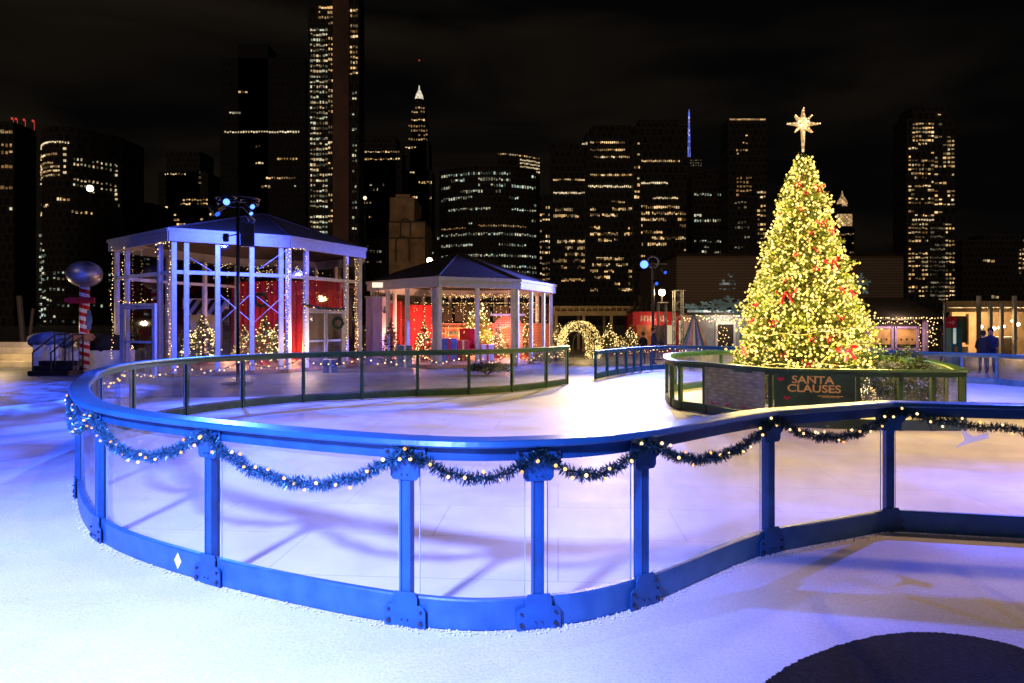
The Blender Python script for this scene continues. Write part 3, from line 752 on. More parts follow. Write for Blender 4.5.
# ------------------------------------------------------------------ pavilions
def eave_at(P, d): return None
def pavilion(pts, apex, ze_top, fascia, label, mids, transom=None, post_w=.16, skip_glass=(), name='pavilion', roofm='roof_grey'):
    cx = sum(p[0] for p in pts) / len(pts); cy = sum(p[1] for p in pts) / len(pts)
    t = thing(name, label, 'pavilion', (cx, cy, 0)); K = len(pts)
    inner = [(p[0] + (cx - p[0]) * .045, p[1] + (cy - p[1]) * .045) for p in pts]
    ze = ze_top - fascia
    # roof
    g = MB(); vs = [(x, y, ze_top) for x, y in pts] + [apex]
    g.add(vs, [(i, (i + 1) % K, K) for i in range(K)])
    g.add([(x, y, ze_top - .06) for x, y in pts] + [(apex[0], apex[1], apex[2] - .1)], [((i + 1) % K, i, K) for i in range(K)])
    roof = g.build('roof', roofm, t, world=True)
    rib = MB()
    for x, y in pts: rib.tube([(x, y, ze_top + .01), (apex[0], apex[1], apex[2] + .01)], .045, 6)
    rib.build('hip_ridge', roofm, roof, world=True)
    g = MB()
    for i in range(K):
        a, b_ = Vector(pts[i]), Vector(pts[(i + 1) % K]); d = b_ - a; c = (a + b_) / 2; rz = atan2(d.y, d.x)
        g.box((c.x, c.y, ze_top - fascia / 2), (d.length, .10, fascia), rz)
        nrm = Vector((d.y, -d.x)).normalized()
        if nrm.dot(c - Vector((cx, cy))) < 0: nrm = -nrm
        g.box((c.x + nrm.x * .07, c.y + nrm.y * .07, ze_top - .05), (d.length + .08, .05, .12), rz)
    g.build('fascia', 'fascia_grey', t, world=True)
    MB().prism(inner, 0.02, 0.14).build('floor', 'wood', t, world=True)
    for i in range(K):
        a, b_ = Vector(inner[i]), Vector(inner[(i + 1) % K]); d = b_ - a; rz = atan2(d.y, d.x)
        fr = [0.0] + list(mids.get(i, ())) 
        for f in fr:
            p = a.lerp(b_, f)
            MB().box((p.x, p.y, (.14 + ze) / 2), (post_w, post_w, ze - .14), rz).build('post', 'frame_white', t, world=True)
        fr2 = fr + [1.0]
        if transom:
            for f0, f1 in zip(fr2, fr2[1:]):
                p, q = a.lerp(b_, f0), a.lerp(b_, f1); c = (p + q) / 2
                MB().box((c.x, c.y, transom), ((q - p).length - post_w - .004, .09, .13), rz).build('transom', 'frame_white', t, world=True)
        if i not in skip_glass:
            for f0, f1 in zip(fr2, fr2[1:]):
                p, q = a.lerp(b_, f0), a.lerp(b_, f1); c = (p + q) / 2
                MB().box((c.x, c.y, (.14 + ze) / 2), ((q - p).length - post_w - .01, .012, ze - .15), rz).build('glass_pane', 'glass_house', t, world=True)
    return t, inner

p1 = [(-16.2, 26.6), (-12.05, 23.2), (-8.5, 25.3), (-6.65, 29.8), (-6.4, 32.4), (-10.55, 35.8), (-14.1, 33.7), (-15.95, 29.2)]
zt1 = Z(228, 23.2)
p1 = [(X(109.5, 26.7), 26.7), (X(169, 23.2), 23.2), (X(290, 25.4), 25.4), (X(365, 29.6), 29.6), (-7.6, 33.2), (-10.5, 35.8), (-14.1, 33.7), (-15.6, 29.6)]
pav1, in1 = pavilion(p1, (-11.1, 29.5, Z(214, 29.5)), zt1, .45, 'tall glass-walled octagonal pavilion with grey roof and red interior', {0: (.2, .78), 1: (.1, .36, .66, .93), 2: (.22, .78), 3: (.5,), 4: (.5,), 5: (.5,), 6: (.5,)}, transom=Z(273, 24.0))
p2 = [(X(368, 31), 31), (X(438, 27.3), 27.3), (X(520, 29.2), 29.2), (X(555, 33.5), 33.5), (1.6, 37.4), (-2.1, 39.0), (-5.2, 37.6), (-6.3, 34.5)]
zt2 = Z(276.5, 27.3)
pav2, in2 = pavilion(p2, (X(459, 33), 33, Z(253, 33)), zt2, .42, 'low open-sided octagonal pavilion with red drapes and a fireplace inside', {0: (.25, .55), 1: (.47, .94), 2: (.38, .75), 3: (.5,), 4: (.5,), 5: (.5,)}, post_w=.15, skip_glass=(0, 1, 2))

# interior of pavilion one
for (xa_, ya_, xb_, yb_, dd1) in ((178, 252, 207, 270, 23.6), (214, 292, 248, 322, 24.0), (248, 294, 216, 322, 24.1), (252, 322, 284, 292, 24.9), (254, 296, 284, 320, 24.8), (283, 250, 256, 268, 24.8)):
    MB().tube([(X(xa_, dd1), dd1 + .25, Z(ya_, dd1)), (X(xb_, dd1), dd1 + .35, Z(yb_, dd1))], .014, 6).build('brace', 'frame_white', pav1, world=True)
def wallpiece(name, x0, x1, y0, y1, z0, z1, material, parent=None, th=.08):
    dx, dy = x1 - x0, y1 - y0
    return MB().box(((x0 + x1) / 2, (y0 + y1) / 2, (z0 + z1) / 2), (sqrt(dx * dx + dy * dy), th, z1 - z0), atan2(dy, dx)).build(name, material, parent, world=True)
def seg_wall(pa, da, pb, db, z0, z1, material, parent, name='back_wall'):
    if material == 'red_wall':
        a, b_ = Vector((X(pa, da), da)), Vector((X(pb, db), db)); n_ = int((b_ - a).length / .07); d = (b_ - a).normalized(); nn = Vector((d.y, -d.x)); fr = []; bk = []
        for k in range(n_ + 1):
            p = a.lerp(b_, k / n_); w_ = .05 * sin(k * 1.25) + .03 * sin(k * .37)
            fr.append(p + nn * (.06 + w_)); bk.append(p - nn * .05)
        poly = [(p.x, p.y) for p in fr] + [(p.x, p.y) for p in reversed(bk)]
        return MB().prism(poly, z0, z1).build('red_drape', material, parent, world=True, normals=True)
    return wallpiece(name, X(pa, da), X(pb, db), da, db, z0, z1, material, parent)
seg_wall(232, 33.6, 346, 31.6, .14, 4.0, 'red_wall', pav1)
seg_wall(183, 33.2, 229, 33.6, .14, 3.15, 'white_paint', pav1)
# striped awning
aw = thing('striped_awning', 'black and white striped awning inside the tall pavilion', 'awning', (X(205, 32.4), 32.4, 2.2))
x0_, x1_ = X(186, 32.4), X(224, 32.4)
for k in range(8):
    xa = x0_ + (x1_ - x0_) * k / 8; xb = x0_ + (x1_ - x0_) * (k + 1) / 8
    MB().add([(xa, 33.1, 3.1), (xb, 33.1, 3.1), (xb, 32.0, 2.35), (xa, 32.0, 2.35), (xa, 33.1, 3.06), (xb, 33.1, 3.06), (xb, 32.0, 2.31), (xa, 32.0, 2.31)],
             [(0, 1, 2, 3), (7, 6, 5, 4), (3, 2, 6, 7), (0, 3, 7, 4), (1, 5, 6, 2)]).build('stripe', 'black_cloth' if k % 2 == 0 else 'white_paint', aw, world=True)
# curved dark drapes either side of the tree
for px, lab in ((181, 'black curtain at the left of the striped awning'), (222, 'black curtain at the right of the striped awning')):
    g = MB()
    for k in range(7): g.tube([(X(px, 32.7) + k * .07, 32.7, 2.6), (X(px, 32.7) + k * .06 + .1, 32.65, 1.4), (X(px, 32.7) + k * .07, 32.7, .2)], .05, 6)
    tag(g.build('curtain', 'black_cloth', None), lab, 'curtain')
# wreaths
def wreath(px, py, d, r, label, material='needles_dark'):
    rnd = random.Random(px); t = thing('wreath', label, 'wreath', (X(px, d), d, Z(py, d)))
    g = MB()
    for k in range(500):
        a = rnd.random() * 6.28; c = Vector((r * cos(a), 0, r * sin(a)))
        g.blade(c, Vector((rnd.uniform(-1, 1), rnd.uniform(-1, .3), rnd.uniform(-1, 1))), r * .45, .03, Vector((rnd.uniform(-1, 1), 1, rnd.uniform(-1, 1))))
    g.build('greenery', material, t); return t
wreath(261, 300, 32.2, .30, 'dark wreath on the red wall of the tall pavilion')
wreath(338, 323, 27.6, .2, 'dark wreath on the white double doors')
# lantern in low pavilion
lt = thing('hanging_lantern', 'black lantern hanging at the left of the red drapes', 'lantern', (X(385, 31), 31, Z(302, 31)))
g = MB()
for sx_ in (-1, 1):
    for sy_ in (-1, 1): g.tube([(sx_ * .17, sy_ * .17, -.5), (sx_ * .17, sy_ * .17, .25)], .02, 4)
g.box((0, 0, -.5), (.4, .4, .04)); g.box((0, 0, .27), (.42, .42, .05)); g.tube([(0, 0, .25), (0, 0, .75)], .015, 4)
g.tube([(0, 0, .75), (.3, 0, 1.0), (.75, 0, .9)], .03, 5)
g.build('lantern_frame', 'black_metal', lt)
MB().tube([(0, 0, -.48), (0, 0, -.2)], .05, 8).build('candle', 'white_paint', lt)

# door units
def door_unit(name, label, pa, pb, d0, d1, ytop, leaves=2, material='frame_white', glass='glass_house', cat='door', mid=(.55,)):
    a = Vector((X(pa, d0), d0)); b_ = Vector((X(pb, d1), d1)); dd = b_ - a; L = dd.length; rz = atan2(dd.y, dd.x)
    h = Z(ytop, d0); t = thing(name, label, cat, (a.x, a.y, 0), rz)
    w = .10
    f = MB().box((L / 2, 0, h - w / 2), (L, .1, w)).box((w / 2, 0, (h - w) / 2), (w, .1, h - w)).box((L - w / 2, 0, (h - w) / 2), (w, .1, h - w))
    f.build('door_frame', material, t)
    lw = (L - 2 * w) / leaves
    for k in range(leaves):
        x0 = w + k * lw; s = .08
        g = MB().box((x0 + s / 2 + .005, 0, (h - w) / 2), (s, .06, h - w - .02)).box((x0 + lw - s / 2 - .005, 0, (h - w) / 2), (s, .06, h - w - .02))
        for zz in [s / 2 + .02] + [h * q for q in mid] + [h - w - s / 2 - .02]:
            g.box((x0 + lw / 2, 0, zz), (lw - 2 * s - .02, .055, s))
        leaf = g.build('door_leaf', material, t)
        MB().box((x0 + lw / 2, 0, h / 2 - w / 2), (lw - 2 * s - .02, .012, h - w - .2)).build('door_glass', glass, leaf)
        MB().tube([(x0 + (lw - .06 if k == 0 else .06), -.06, h * .42), (x0 + (lw - .06 if k == 0 else .06), -.06, h * .52)], .015, 6).build('handle', 'grey_metal', leaf)
    return t
door_unit('glass_door', 'white framed glass door standing at the left side of the tall pavilion', 121, 156, 24.6, 23.6, 304, 1, mid=(.47,))
dd_ = door_unit('double_door', 'white double doors with a dark wreath on the right side of the tall pavilion', 305, 345, 26.6, 28.6, 308, 2, mid=(.47,))
# white plastered panel behind doors
seg_wall(303, 27.2, 344, 29.2, .14, Z(311, 28), 'beige', pav1, 'door_screen')

# light strings on the posts of pavilion one
def string(label, lines, r=.02, step=.14, seed=1, name='string_lights', bulb='bulb_small', tins=None, group=None, cat='string lights', jit=.03):
    rnd = random.Random(seed); t = thing(name, label, cat, tuple(lines[0][0]), 0, group)
    w = MB(); g = MB(); pts = []
    for ln in lines:
        w.tube(ln, .008, 4); acc = 0; nb = 0
        for i in range(len(ln) - 1):
            p, q = Vector(ln[i]), Vector(ln[i + 1]); L = (q - p).length
            while nb < acc + L:
                c = p.lerp(q, (nb - acc) / L) + Vector((rnd.uniform(-jit, jit), rnd.uniform(-jit, 0), rnd.uniform(-jit, jit)))
                pts.append(c); nb += step * rnd.uniform(.6, 1.4)
            acc += L
    w.build('wire', 'black_metal', t, world=True)
    if len(pts) <= 100:
        me = MB().octa((0, 0, 0), r).mesh('bulb', bulb)
        for c in pts:
            o = bpy.data.objects.new('bulb', me); COL.objects.link(o); o.parent = t; o.location = c - Vector(lines[0][0])
    else:
        for c in pts: g.octa(c, r)
        g.build('bulbs', bulb, t, world=True)['kind'] = 'stuff'
    return t
def on_post(px, d, y0, y1): 
    return [Vector((X(px, d) + .04 * sin(k), d - .12, Z(y0 + (y1 - y0) * k / 10, d))) for k in range(11)]
SG = 'light strings on the tall pavilion'
string('warm light string wrapped on the far left post of the tall pavilion', [on_post(114, 26.3, 248, 358)], seed=1, group=SG)
string('warm light string on the second post from the left of the tall pavilion', [on_post(125, 25.7, 247, 306)], seed=2, group=SG)
string('light string framing the near left corner posts of the tall pavilion', [on_post(159, 23.9, 245, 262), on_post(171, 23.2, 243, 357), [Vector((X(159, 23.9), 23.7, Z(245, 23.9))), Vector((X(171, 23.2), 23.0, Z(243, 23.2)))]], seed=3, group=SG)
string('dense light string on the near right corner post of the tall pavilion', [on_post(288, 25.1, 250, 352), on_post(290, 25.1, 250, 352)], seed=4, step=.1, group=SG)
string('light string on the post just right of the near right corner of the tall pavilion', [on_post(306, 26.2, 251, 352), [Vector((X(290, 25.1), 25.0, Z(249, 25.1))), Vector((X(306, 26.2), 26.0, Z(250, 26.2)))]], seed=5, group=SG)
string('light string on the post right of the white double doors', [on_post(347, 28.2, 258, 352)], seed=6, group=SG)
string('dense light string on the last right post of the tall pavilion', [on_post(356, 28.8, 260, 352), on_post(358, 28.8, 260, 352)], seed=7, step=.1, group=SG)
string('sparse bulb string across the top of the left glass door', [[Vector((X(121, 24.4), 24.3, Z(301, 24.4))), Vector((X(138, 24), 23.8, Z(303, 24))), Vector((X(156, 23.5), 23.3, Z(299, 23.5)))]], seed=8, group=SG)
garland('door_garland', 'dark leafy garland across the top of the white double doors', [swag((X(304, 26.3), 26.2, Z(304, 26.3)), (X(346, 28.4), 28.2, Z(309, 28.4)), .08, 12)], .09, 200, .02, .5, 'tinsel', bulb='bulb_small', single=True, bw=.03, seed=9)
# scatter of fairy lights inside both pavilions
def fairy(label, box, n_, seed):
    rnd = random.Random(seed); lines = []
    for k in range(n_):
        x = rnd.uniform(box[0], box[1]); y = rnd.uniform(box[2], box[3]); z0, z1 = box[4], box[5]
        lines.append([Vector((x, y, z1)), Vector((x, y, rnd.uniform(z0, z1 - .4)))])
    lines = [[v for ln in lines for v in (ln[0], ln[1], ln[0])]]
    return string(label, lines, r=.018, step=.5, seed=seed, cat='string lights', jit=.02)
fairy('hanging fairy lights inside the low pavilion', (-4.2, 1.0, 31, 36, .9, 3.3), 34, 5)
fairy('sparse fairy lights hanging inside the tall pavilion', (-15, -8, 27, 33, 2.0, 4.4), 16, 6)

# pavilion two interior
seg_wall(378, 35.0, 402, 35.6, .14, 3.1, 'red_wall', pav2)
seg_wall(404, 35.6, 436, 36.4, .14, 2.9, 'red_wall', pav2)
seg_wall(440, 37.0, 545, 37.0, .14, 1.9, 'brick_red', pav2, 'brick_wall')
for k in range(6):
    px = 436 + k * 19; wallpiece('window_frame', X(px, 37.3), X(px + 16, 37.3), 37.3, 37.3, 2.0, 2.9, 'dark_timber', pav2)
fp = thing('fireplace', 'red fireplace with an arched opening and glow inside the low pavilion', 'fireplace', (X(508, 34), 34, .14))
arch = [(-.75, 0), (-.75, 1.6)] + [(-.75 * cos(a * pi / 10), 1.6 + .55 * sin(a * pi / 10)) for a in range(1, 10)] + [(.75, 1.6), (.75, 0), (.5, 0), (.5, 1.15)] + [(.5 * cos(a * pi / 8), 1.15 + .4 * sin(a * pi / 8)) for a in range(1, 8)] + [(-.5, 1.15), (-.5, 0)]
MB().plate(arch, (0, .25, 0), .35, 0).build('surround', 'brick_red', fp, normals=True)
MB().box((0, -.02, 2.2), (1.8, .5, .1)).build('mantel', 'white_paint', fp)
g = MB(); rnd = random.Random(4)
for k in range(14): g.ball((rnd.uniform(-.35, .35), rnd.uniform(-.05, .1), rnd.uniform(.15, .9)), rnd.uniform(.05, .12), 7, 5)
g.build('ember', 'warm_glow', fp)
# stocked shelves in pavilion two, shelf light put into glowing toys
for k, (px, lab) in enumerate(((452, 'glowing toy shelf left of the tallest tree in the low pavilion'), (466, 'glowing toy shelf beside the tallest tree in the low pavilion'), (440, 'glowing toy shelf next to the corner post of the low pavilion'))):
    sh = thing('toy_shelf', lab, 'shelf', (X(px, 36.3), 36.3, .14)); g = MB()
    for z_ in (.3, .7, 1.1, 1.5): g.box((0, 0, z_), (.68, .3, .03))
    g.box((-.35, 0, .8), (.03, .3, 1.5)); g.box((.35, 0, .8), (.03, .3, 1.5)); g.build('shelf_frame', 'wood', sh)
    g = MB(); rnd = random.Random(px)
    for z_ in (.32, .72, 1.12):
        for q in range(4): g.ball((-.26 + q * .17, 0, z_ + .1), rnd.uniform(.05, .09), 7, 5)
    g.build('glowing_toy', 'warm_glow', sh)['kind'] = 'stuff'
# wrapped presents
def gift(px, d, w, h, material, ribbon, label, rz=.3):
    t = thing('gift_box', label, 'gift box', (X(px, d), d, .0), rz)
    MB().box((0, 0, h / 2), (w, w, h)).build('box_body', material, t, bevel=.01)
    MB().box((0, 0, h / 2), (w * .16, w + .01, h + .01)).box((0, 0, h / 2 + .001), (w + .012, w * .16, h + .012)).build('ribbon', ribbon, t)
    return t
gift(404, 28.9, .62, .95, 'blue_cloth', 'white_paint', 'blue wrapped box in front of the low pavilion, left')
gift(448, 31, .7, 1.2, 'blue_cloth', 'red_cloth', 'blue wrapped box with red ribbon just right of the low pavilion corner post')
gift(462, 31.5, .55, 1.1, 'red_paint', 'gold_text', 'red wrapped box with gold ribbon inside the low pavilion')
gift(486, 31.3, .6, .9, 'white_paint', 'red_cloth', 'white wrapped box with red ribbon below the tallest tree')
gift(330, 25.9, .55, .5, 'blue_cloth', 'white_paint', 'small blue box at the foot of the white double doors')
# velvet armchair
ch = thing('armchair', 'dark red high-backed armchair below the tallest tree in the low pavilion', 'armchair', (X(468, 32.6), 32.6, .14), .2)
MB().box((0, 0, .42), (.75, .7, .22)).build('seat', 'red_cloth', ch, bevel=.04)
MB().box((0, .33, .95), (.8, .16, 1.1)).build('backrest', 'red_cloth', ch, bevel=.05)
for s_ in (-1, 1):
    MB().box((s_ * .41, 0, .55), (.12, .7, .4)).build('armrest', 'red_cloth', ch, bevel=.04)
    for q in (-.28, .28): MB().tube([(s_ * .33, q, .31), (s_ * .35, q * 1.05, 0)], .03, 6, .02).build('leg', 'wood', ch)
# curtains tied on the corner posts
for px, d, lab in ((436, 27.8, 'blue-lit drape tied to the near corner post of the low pavilion'),):
    g = MB()
    for k in range(6): g.tube([(X(px, d) - .2 + k * .08, d + .12, zt2 - .45), (X(px, d) - .12 + k * .05, d + .1, 1.5), (X(px, d) - .22 + k * .08, d + .12, .2)], .05, 6)
    tag(g.build('tied_drape', 'white_paint', None), lab, 'curtain')
# lilac booth and lit sign
bt = thing('booth', 'narrow lilac booth wall between the two pavilions', 'booth', (X(374, 30.5), 30.5, 0))
MB().box((0, .5, 1.55), (.75, 1.0, 3.1)).build('wall', 'lilac', bt)
MB().box((0, .5, 3.13), (.85, 1.1, .06)).build('roof', 'fascia_grey', bt)
sg = thing('lit_sign', 'small glowing white sign above the lilac booth', 'sign', (X(377.5, 29.2), 29.2, Z(285, 29.2)))
MB().box((0, .03, 0), (.50, .06, .26)).build('sign_box', 'fascia_grey', sg); MB().box((0, -.005, 0), (.46, .02, .22)).build('sign_face', 'sign_lit', sg)
MB().tube([(0, .05, -.1), (0, .3, -.4)], .02, 5).build('bracket', 'black_metal', sg)
# flower box hedge in front of pavilion two
shrub('planted_trough', 'blue-lit trough of low plants at the right end of the low pavilion', (X(549, 31), 31), .9, .4, .75, 500, 8, 'needles_dark', 'planter')
shrub('evergreen_spray', 'dark evergreen branches lying on the floor in front of the low pavilion', (X(487, 24.5), 24.5), .85, .4, .45, 500, 9, 'needles_dark', 'greenery')

# ------------------------------------------------------------------ candy pole with silver ball and signs
cp = thing('candy_pole', 'red and white striped pole topped with a big silver ball and sign boards', 'pole', (X(84.5, 25.5), 25.5, 0))
MB().tube([(0, 0, 0), (0, 0, Z(286, 25.5))], .175, 20).build('pole', 'candy', cp, smooth=True)
MB().ball((0, 0, Z(274, 25.5)), .62, 28, 16, .82).build('ball', 'silver', cp, smooth=True)
MB().box((0.02, -.21, Z(300.5, 25.5)), (1.02, .05, .24)).box((-.56, -.21, Z(300.5, 25.5)), (.15, .05, .14)).build('sign_board', 'red_paint', cp, label='red painted sign board', bevel=.01)
MB().plate([(-.5, .14), (.35, .14), (.5, 0), (.35, -.14), (-.5, -.14), (-.42, 0)], (.08, -.2, Z(337, 25.5)), .05, 0).build('sign_board', 'wood', cp, label='brown wooden arrow board', normals=True).rotation_euler = (0, 0, 0)
MB().box((.24, -.1, Z(320, 25.5)), (.12, .06, .75)).box((.24, -.1, Z(320, 25.5)), (.2, .05, .3)).build('sign_board', 'blue_cloth', cp, label='narrow blue sign board')
MB().lathe([(.42, 0), (.42, .08), (.2, .14)], n=20).build('base', 'white_paint', cp)
# platform with cloth, left
pl = thing('stage_block', 'white block draped with blue fleece, left of the striped pole', 'block', (X(53, 25.8), 25.8, 0))
MB().box((0, 0, .55), (.95, .9, 1.1)).build('block_body', 'white_paint', pl, bevel=.02)
def lump(rx, ry, rz_, seed, n_=18):
    rnd = random.Random(seed); g = MB(); vs = []; fs = []
    for i in range(9):
        th = pi * i / 8
        for k in range(n_):
            ph = 2 * pi * k / n_; q = 1 + .12 * sin(3 * ph + seed) * sin(th) + .08 * sin(7 * ph + i)
            vs.append((rx * q * sin(th) * cos(ph), ry * q * sin(th) * sin(ph), rz_ * cos(th) * q))
    for i in range(8):
        for k in range(n_): fs.append((i * n_ + k, (i + 1) * n_ + k, (i + 1) * n_ + (k + 1) % n_, i * n_ + (k + 1) % n_))
    return g.add(vs, fs)
g = lump(.85, .6, .33, 3); g.v = [(x, y, z + 1.25) for x, y, z in g.v]; g.build('fleece', 'blue_cloth', pl, smooth=True)
pl2 = thing('stage_block', 'long grey-white block with a dark draped bundle, right of the striped pole', 'block', (X(101, 26.6), 26.6, 0))
MB().box((0, 0, .42), (2.3, .8, .84)).build('block_body', 'white_paint', pl2, bevel=.02)
g = lump(.95, .5, .42, 5); g.v = [(x + .1, y, z + 1.1) for x, y, z in g.v]; g.build('fleece', 'black_cloth', pl2, smooth=True)
stp = thing('entry_steps', 'black steps with a black handrail in front of the draped white block', 'steps', (X(51, 24.3), 24.3, 0))
for k in range(3): MB().box((0, k * .26, .09 + k * .17), (1.45, .3, .17 + .0), 0).build('step', 'black_metal', stp)
MB().box((0, .26, .08), (1.5, .85, .16)).build('platform', 'black_metal', stp)
hr = MB()
for xx in (-.05, .62):
    hr.tube([(xx - .55, -.1, .16), (xx - .55, -.1, .85), (xx + .05, .2, 1.5), (xx + .1, .7, 1.5)], .03, 6); hr.tube([(xx + .05, .2, .2), (xx + .05, .2, 1.5)], .03, 6); hr.tube([(xx + .1, .7, .2), (xx + .1, .7, 1.5)], .03, 6)
hr.build('handrail', 'black_metal', stp)
ss = thing('stone_steps', 'warmly lit pale stepped stone seating at the far left edge', 'steps', (X(10, 29), 29, 0))
for k, (z_, y_) in enumerate(((.28, -.3), (.56, .3), (.84, .9), (1.05, 1.5))):
    MB().box((-1.3, y_, z_ / 2), (7.0, .6, z_)).build('step', 'stone_steps', ss, bevel=.015)
# dark frame posts above the steps
for px, lab in ((27, 'dark slanted post above the stone seating'),):
    pp = MB().tube([(X(px - 2, 31), 31, 0), (X(px - 8, 31), 31, 3.2)], .12, 6).tube([(X(px, 31), 31, .0), (X(px + 6, 31), 31, 2.6)], .07, 6)
    tag(pp.build('easel_post', 'dark_timber', None), lab, 'post')

# ------------------------------------------------------------------ floodlight masts
def spot_fixture(parent, c, dirv, lens='lens_blue', r=.16, L=.38, lit=True):
    c = Vector(c); d = Vector(dirv).normalized()
    f = MB().tube([c - d * L, c - d * L * .3, c - d * .02], r * .75, 12, r).build('floodlight', 'black_metal', parent, normals=True)
    MB().tube([c - d * .019, c + d * .012], r * .82, 12).build('lens', lens, f, normals=True)
    MB().tube([c - d * L * .5 + Vector((r * 1.1, 0, 0)), c - d * L * .5 + Vector((r * 1.1, 0, r * 1.8)), c - d * L * .5 + Vector((-r * 1.1, 0, r * 1.8)), c - d * L * .5 + Vector((-r * 1.1, 0, 0))], .015, 4).build('yoke', 'black_metal', f)
    return f
d1 = 21.0
ft = thing('floodlight_mast', 'black mast with blue floodlights and a hanging speaker before the tall pavilion', 'light mast', (X(238, d1), d1, 0))
zh = Z(199, d1)
MB().tube([(0, 0, .05), (0, 0, zh)], .055, 10).build('pole', 'black_metal', ft, smooth=True)
MB().lathe([(.5, 0), (.5, .04), (.1, .1)], n=16).build('base', 'black_metal', ft)
g = MB()
for rr, zz in ((.66, zh), (.62, zh - .16)): g.tube([(rr * cos(a * pi / 12), rr * .8 * sin(a * pi / 12), zz) for a in range(25)], .028, 6)
for a in range(0, 24, 3): g.tube([(.66 * cos(a * pi / 12), .66 * .8 * sin(a * pi / 12), zh), (.62 * cos((a + 1.5) * pi / 12), .62 * .8 * sin((a + 1.5) * pi / 12), zh - .16)], .014, 4)
g.tube([(-.66, 0, zh), (.66, 0, zh)], .025, 6); g.tube([(0, -.53, zh), (0, .53, zh)], .025, 6)
g.build('ring_truss', 'black_metal', ft)
spot_fixture(ft, (-.10, -.62, Z(205.5, d1)), (.15, -1, -.35), r=.12)
spot_fixture(ft, (-.62, -.35, Z(213, d1)), (-.9, -.6, -.7), 'lens_blue_soft', r=.12)
spot_fixture(ft, (-.40, -.55, Z(217, d1)), (.7, -.2, -.7), 'lens_blue_soft', r=.10)
spot_fixture(ft, (.1, .9, Z(216, d1)), (0, 1, -.4), 'lens_blue', r=.12)
spot_fixture(ft, (.62, -.4, Z(209, d1)), (.8, -.5, -.5), 'lens_blue', r=.09)
spot_fixture(ft, (.60, -.45, Z(216, d1)), (.9, -.3, -.8), 'lens_blue', r=.07)
def speaker(parent, c, w, h, rz, label=None):
    s_ = MB().box(c, (w, w * .7, h), rz).build('speaker', 'black_metal', parent, bevel=.02)
    R = Matrix.Rotation(rz, 3, 'Z')
    for q, rr in ((.22, .18), (-.2, .34)):
        o = R @ Vector((0, -w * .36, 0))
        e = R @ Vector((0, -w * .38, 0))
        MB().tube([(c[0] + o.x, c[1] + o.y, c[2] + q * h), (c[0] + e.x, c[1] + e.y, c[2] + q * h)], rr * w, 14).build('cone', 'black_cloth', s_, normals=True)
speaker(ft, (.36, -.15, Z(236, d1)), .42, .72, .35); speaker(ft, (-.34, -.1, Z(238, d1)), .16, .26, -.2)
MB().tube([(-.45, -.1, Z(238, d1)), (.36, -.1, Z(232, d1))], .02, 6).build('crossbar', 'black_metal', ft)

d2 = 33.0
f2 = thing('floodlight_mast', 'distant mast with one bright blue floodlight above the red kiosk', 'light mast', (X(653, d2), d2, 0))
zh = Z(262, d2)
MB().tube([(0, 0, .05), (0, 0, zh)], .07, 10).build('pole', 'black_metal', f2)
g = MB(); g.tube([(.28 * cos(a * pi / 8), 0, zh + .28 * sin(a * pi / 8)) for a in range(17)], .05, 6); g.tube([(-.6, 0, zh - .1), (.7, 0, zh - .1)], .03, 5); g.build('ring_truss', 'silver', f2)
spot_fixture(f2, (-.50, -.3, Z(265, d2)), (-.1, -1, -.3), r=.24, L=.4)
spot_fixture(f2, (.12, -.3, Z(284, d2)), (.4, -1, -.5), 'lens_blue_soft', r=.1)
spot_fixture(f2, (.55, -.3, Z(273, d2)), (.5, -1, -.6), 'lens_blue_soft', r=.09)

def truss_mast(px, d, ytop, label, w=.3, material='grey_metal'):
    t = thing('truss_mast', label, 'truss', (X(px, d), d, 0)); h = Z(ytop, d); g = MB()
    for sx_ in (-1, 1):
        for sy_ in (-1, 1): g.tube([(sx_ * w / 2, sy_ * w / 2, 0), (sx_ * w / 2, sy_ * w / 2, h)], .028, 5)
    n_ = int(h / .4)
    for k in range(n_):
        z0, z1 = h * k / n_, h * (k + 1) / n_; s_ = 1 if k % 2 else -1
        for q in (-1, 1):
            g.tube([(-s_ * w / 2, q * w / 2, z0), (s_ * w / 2, q * w / 2, z1)], .016, 4); g.tube([(q * w / 2, -s_ * w / 2, z0), (q * w / 2, s_ * w / 2, z1)], .016, 4)
    g.build('lattice', material, t); MB().box((0, 0, .03), (w * 2.2, w * 2.2, .06)).build('base', 'black_metal', t)
    MB().box((0, 0, h + .02), (w * 1.4, w * 1.4, .04)).build('top_plate', 'grey_metal', t); return t
truss_mast(678, 35.5, 291, 'silver truss mast beside the kiosk canopy', .45)
lm = truss_mast(662, 34.5, 303, 'short truss mast carrying the warm star-like lamp', .4)
def lamp_head(px, py, d, name, label, pole_to=0.0, r=.13, m_='lamp_warm', arm=False):
    t = thing(name, label, 'lamp', (X(px, d), d, pole_to)); z = Z(py, d) - pole_to
    MB().ball((0, 0, z), r, 14, 8).build('lamp_globe', m_, t, smooth=True)
    MB().tube([(0, .02, 0), (0, .02, z - r * .8)], .05, 8).build('pole', 'black_metal', t)
    MB().lathe([(r * .3, z + r * .9), (r * 1.2, z + r * .85), (r * .2, z + r * 1.6)], n=12).build('hood', 'black_metal', t)
    return t
lamp_head(662, 292.5, 34.5, 'flood_lamp', 'very bright warm lamp on the short truss mast near the red kiosk', Z(303, 34.5) + .04, .17)
lamp_head(429.5, 260.5, 42.0, 'flood_lamp', 'bright warm lamp rising behind the roof of the low pavilion', 0, .17)
lamp_head(90, 188.5, 55.0, 'street_lamp', 'tall street lamp with one pale globe among the left towers', 0, .26, 'lamp_white')
lamp_head(365, 198, 90.0, 'street_lamp', 'tiny distant lamp right of the tallest tower', 0, .25, 'sign_lit')

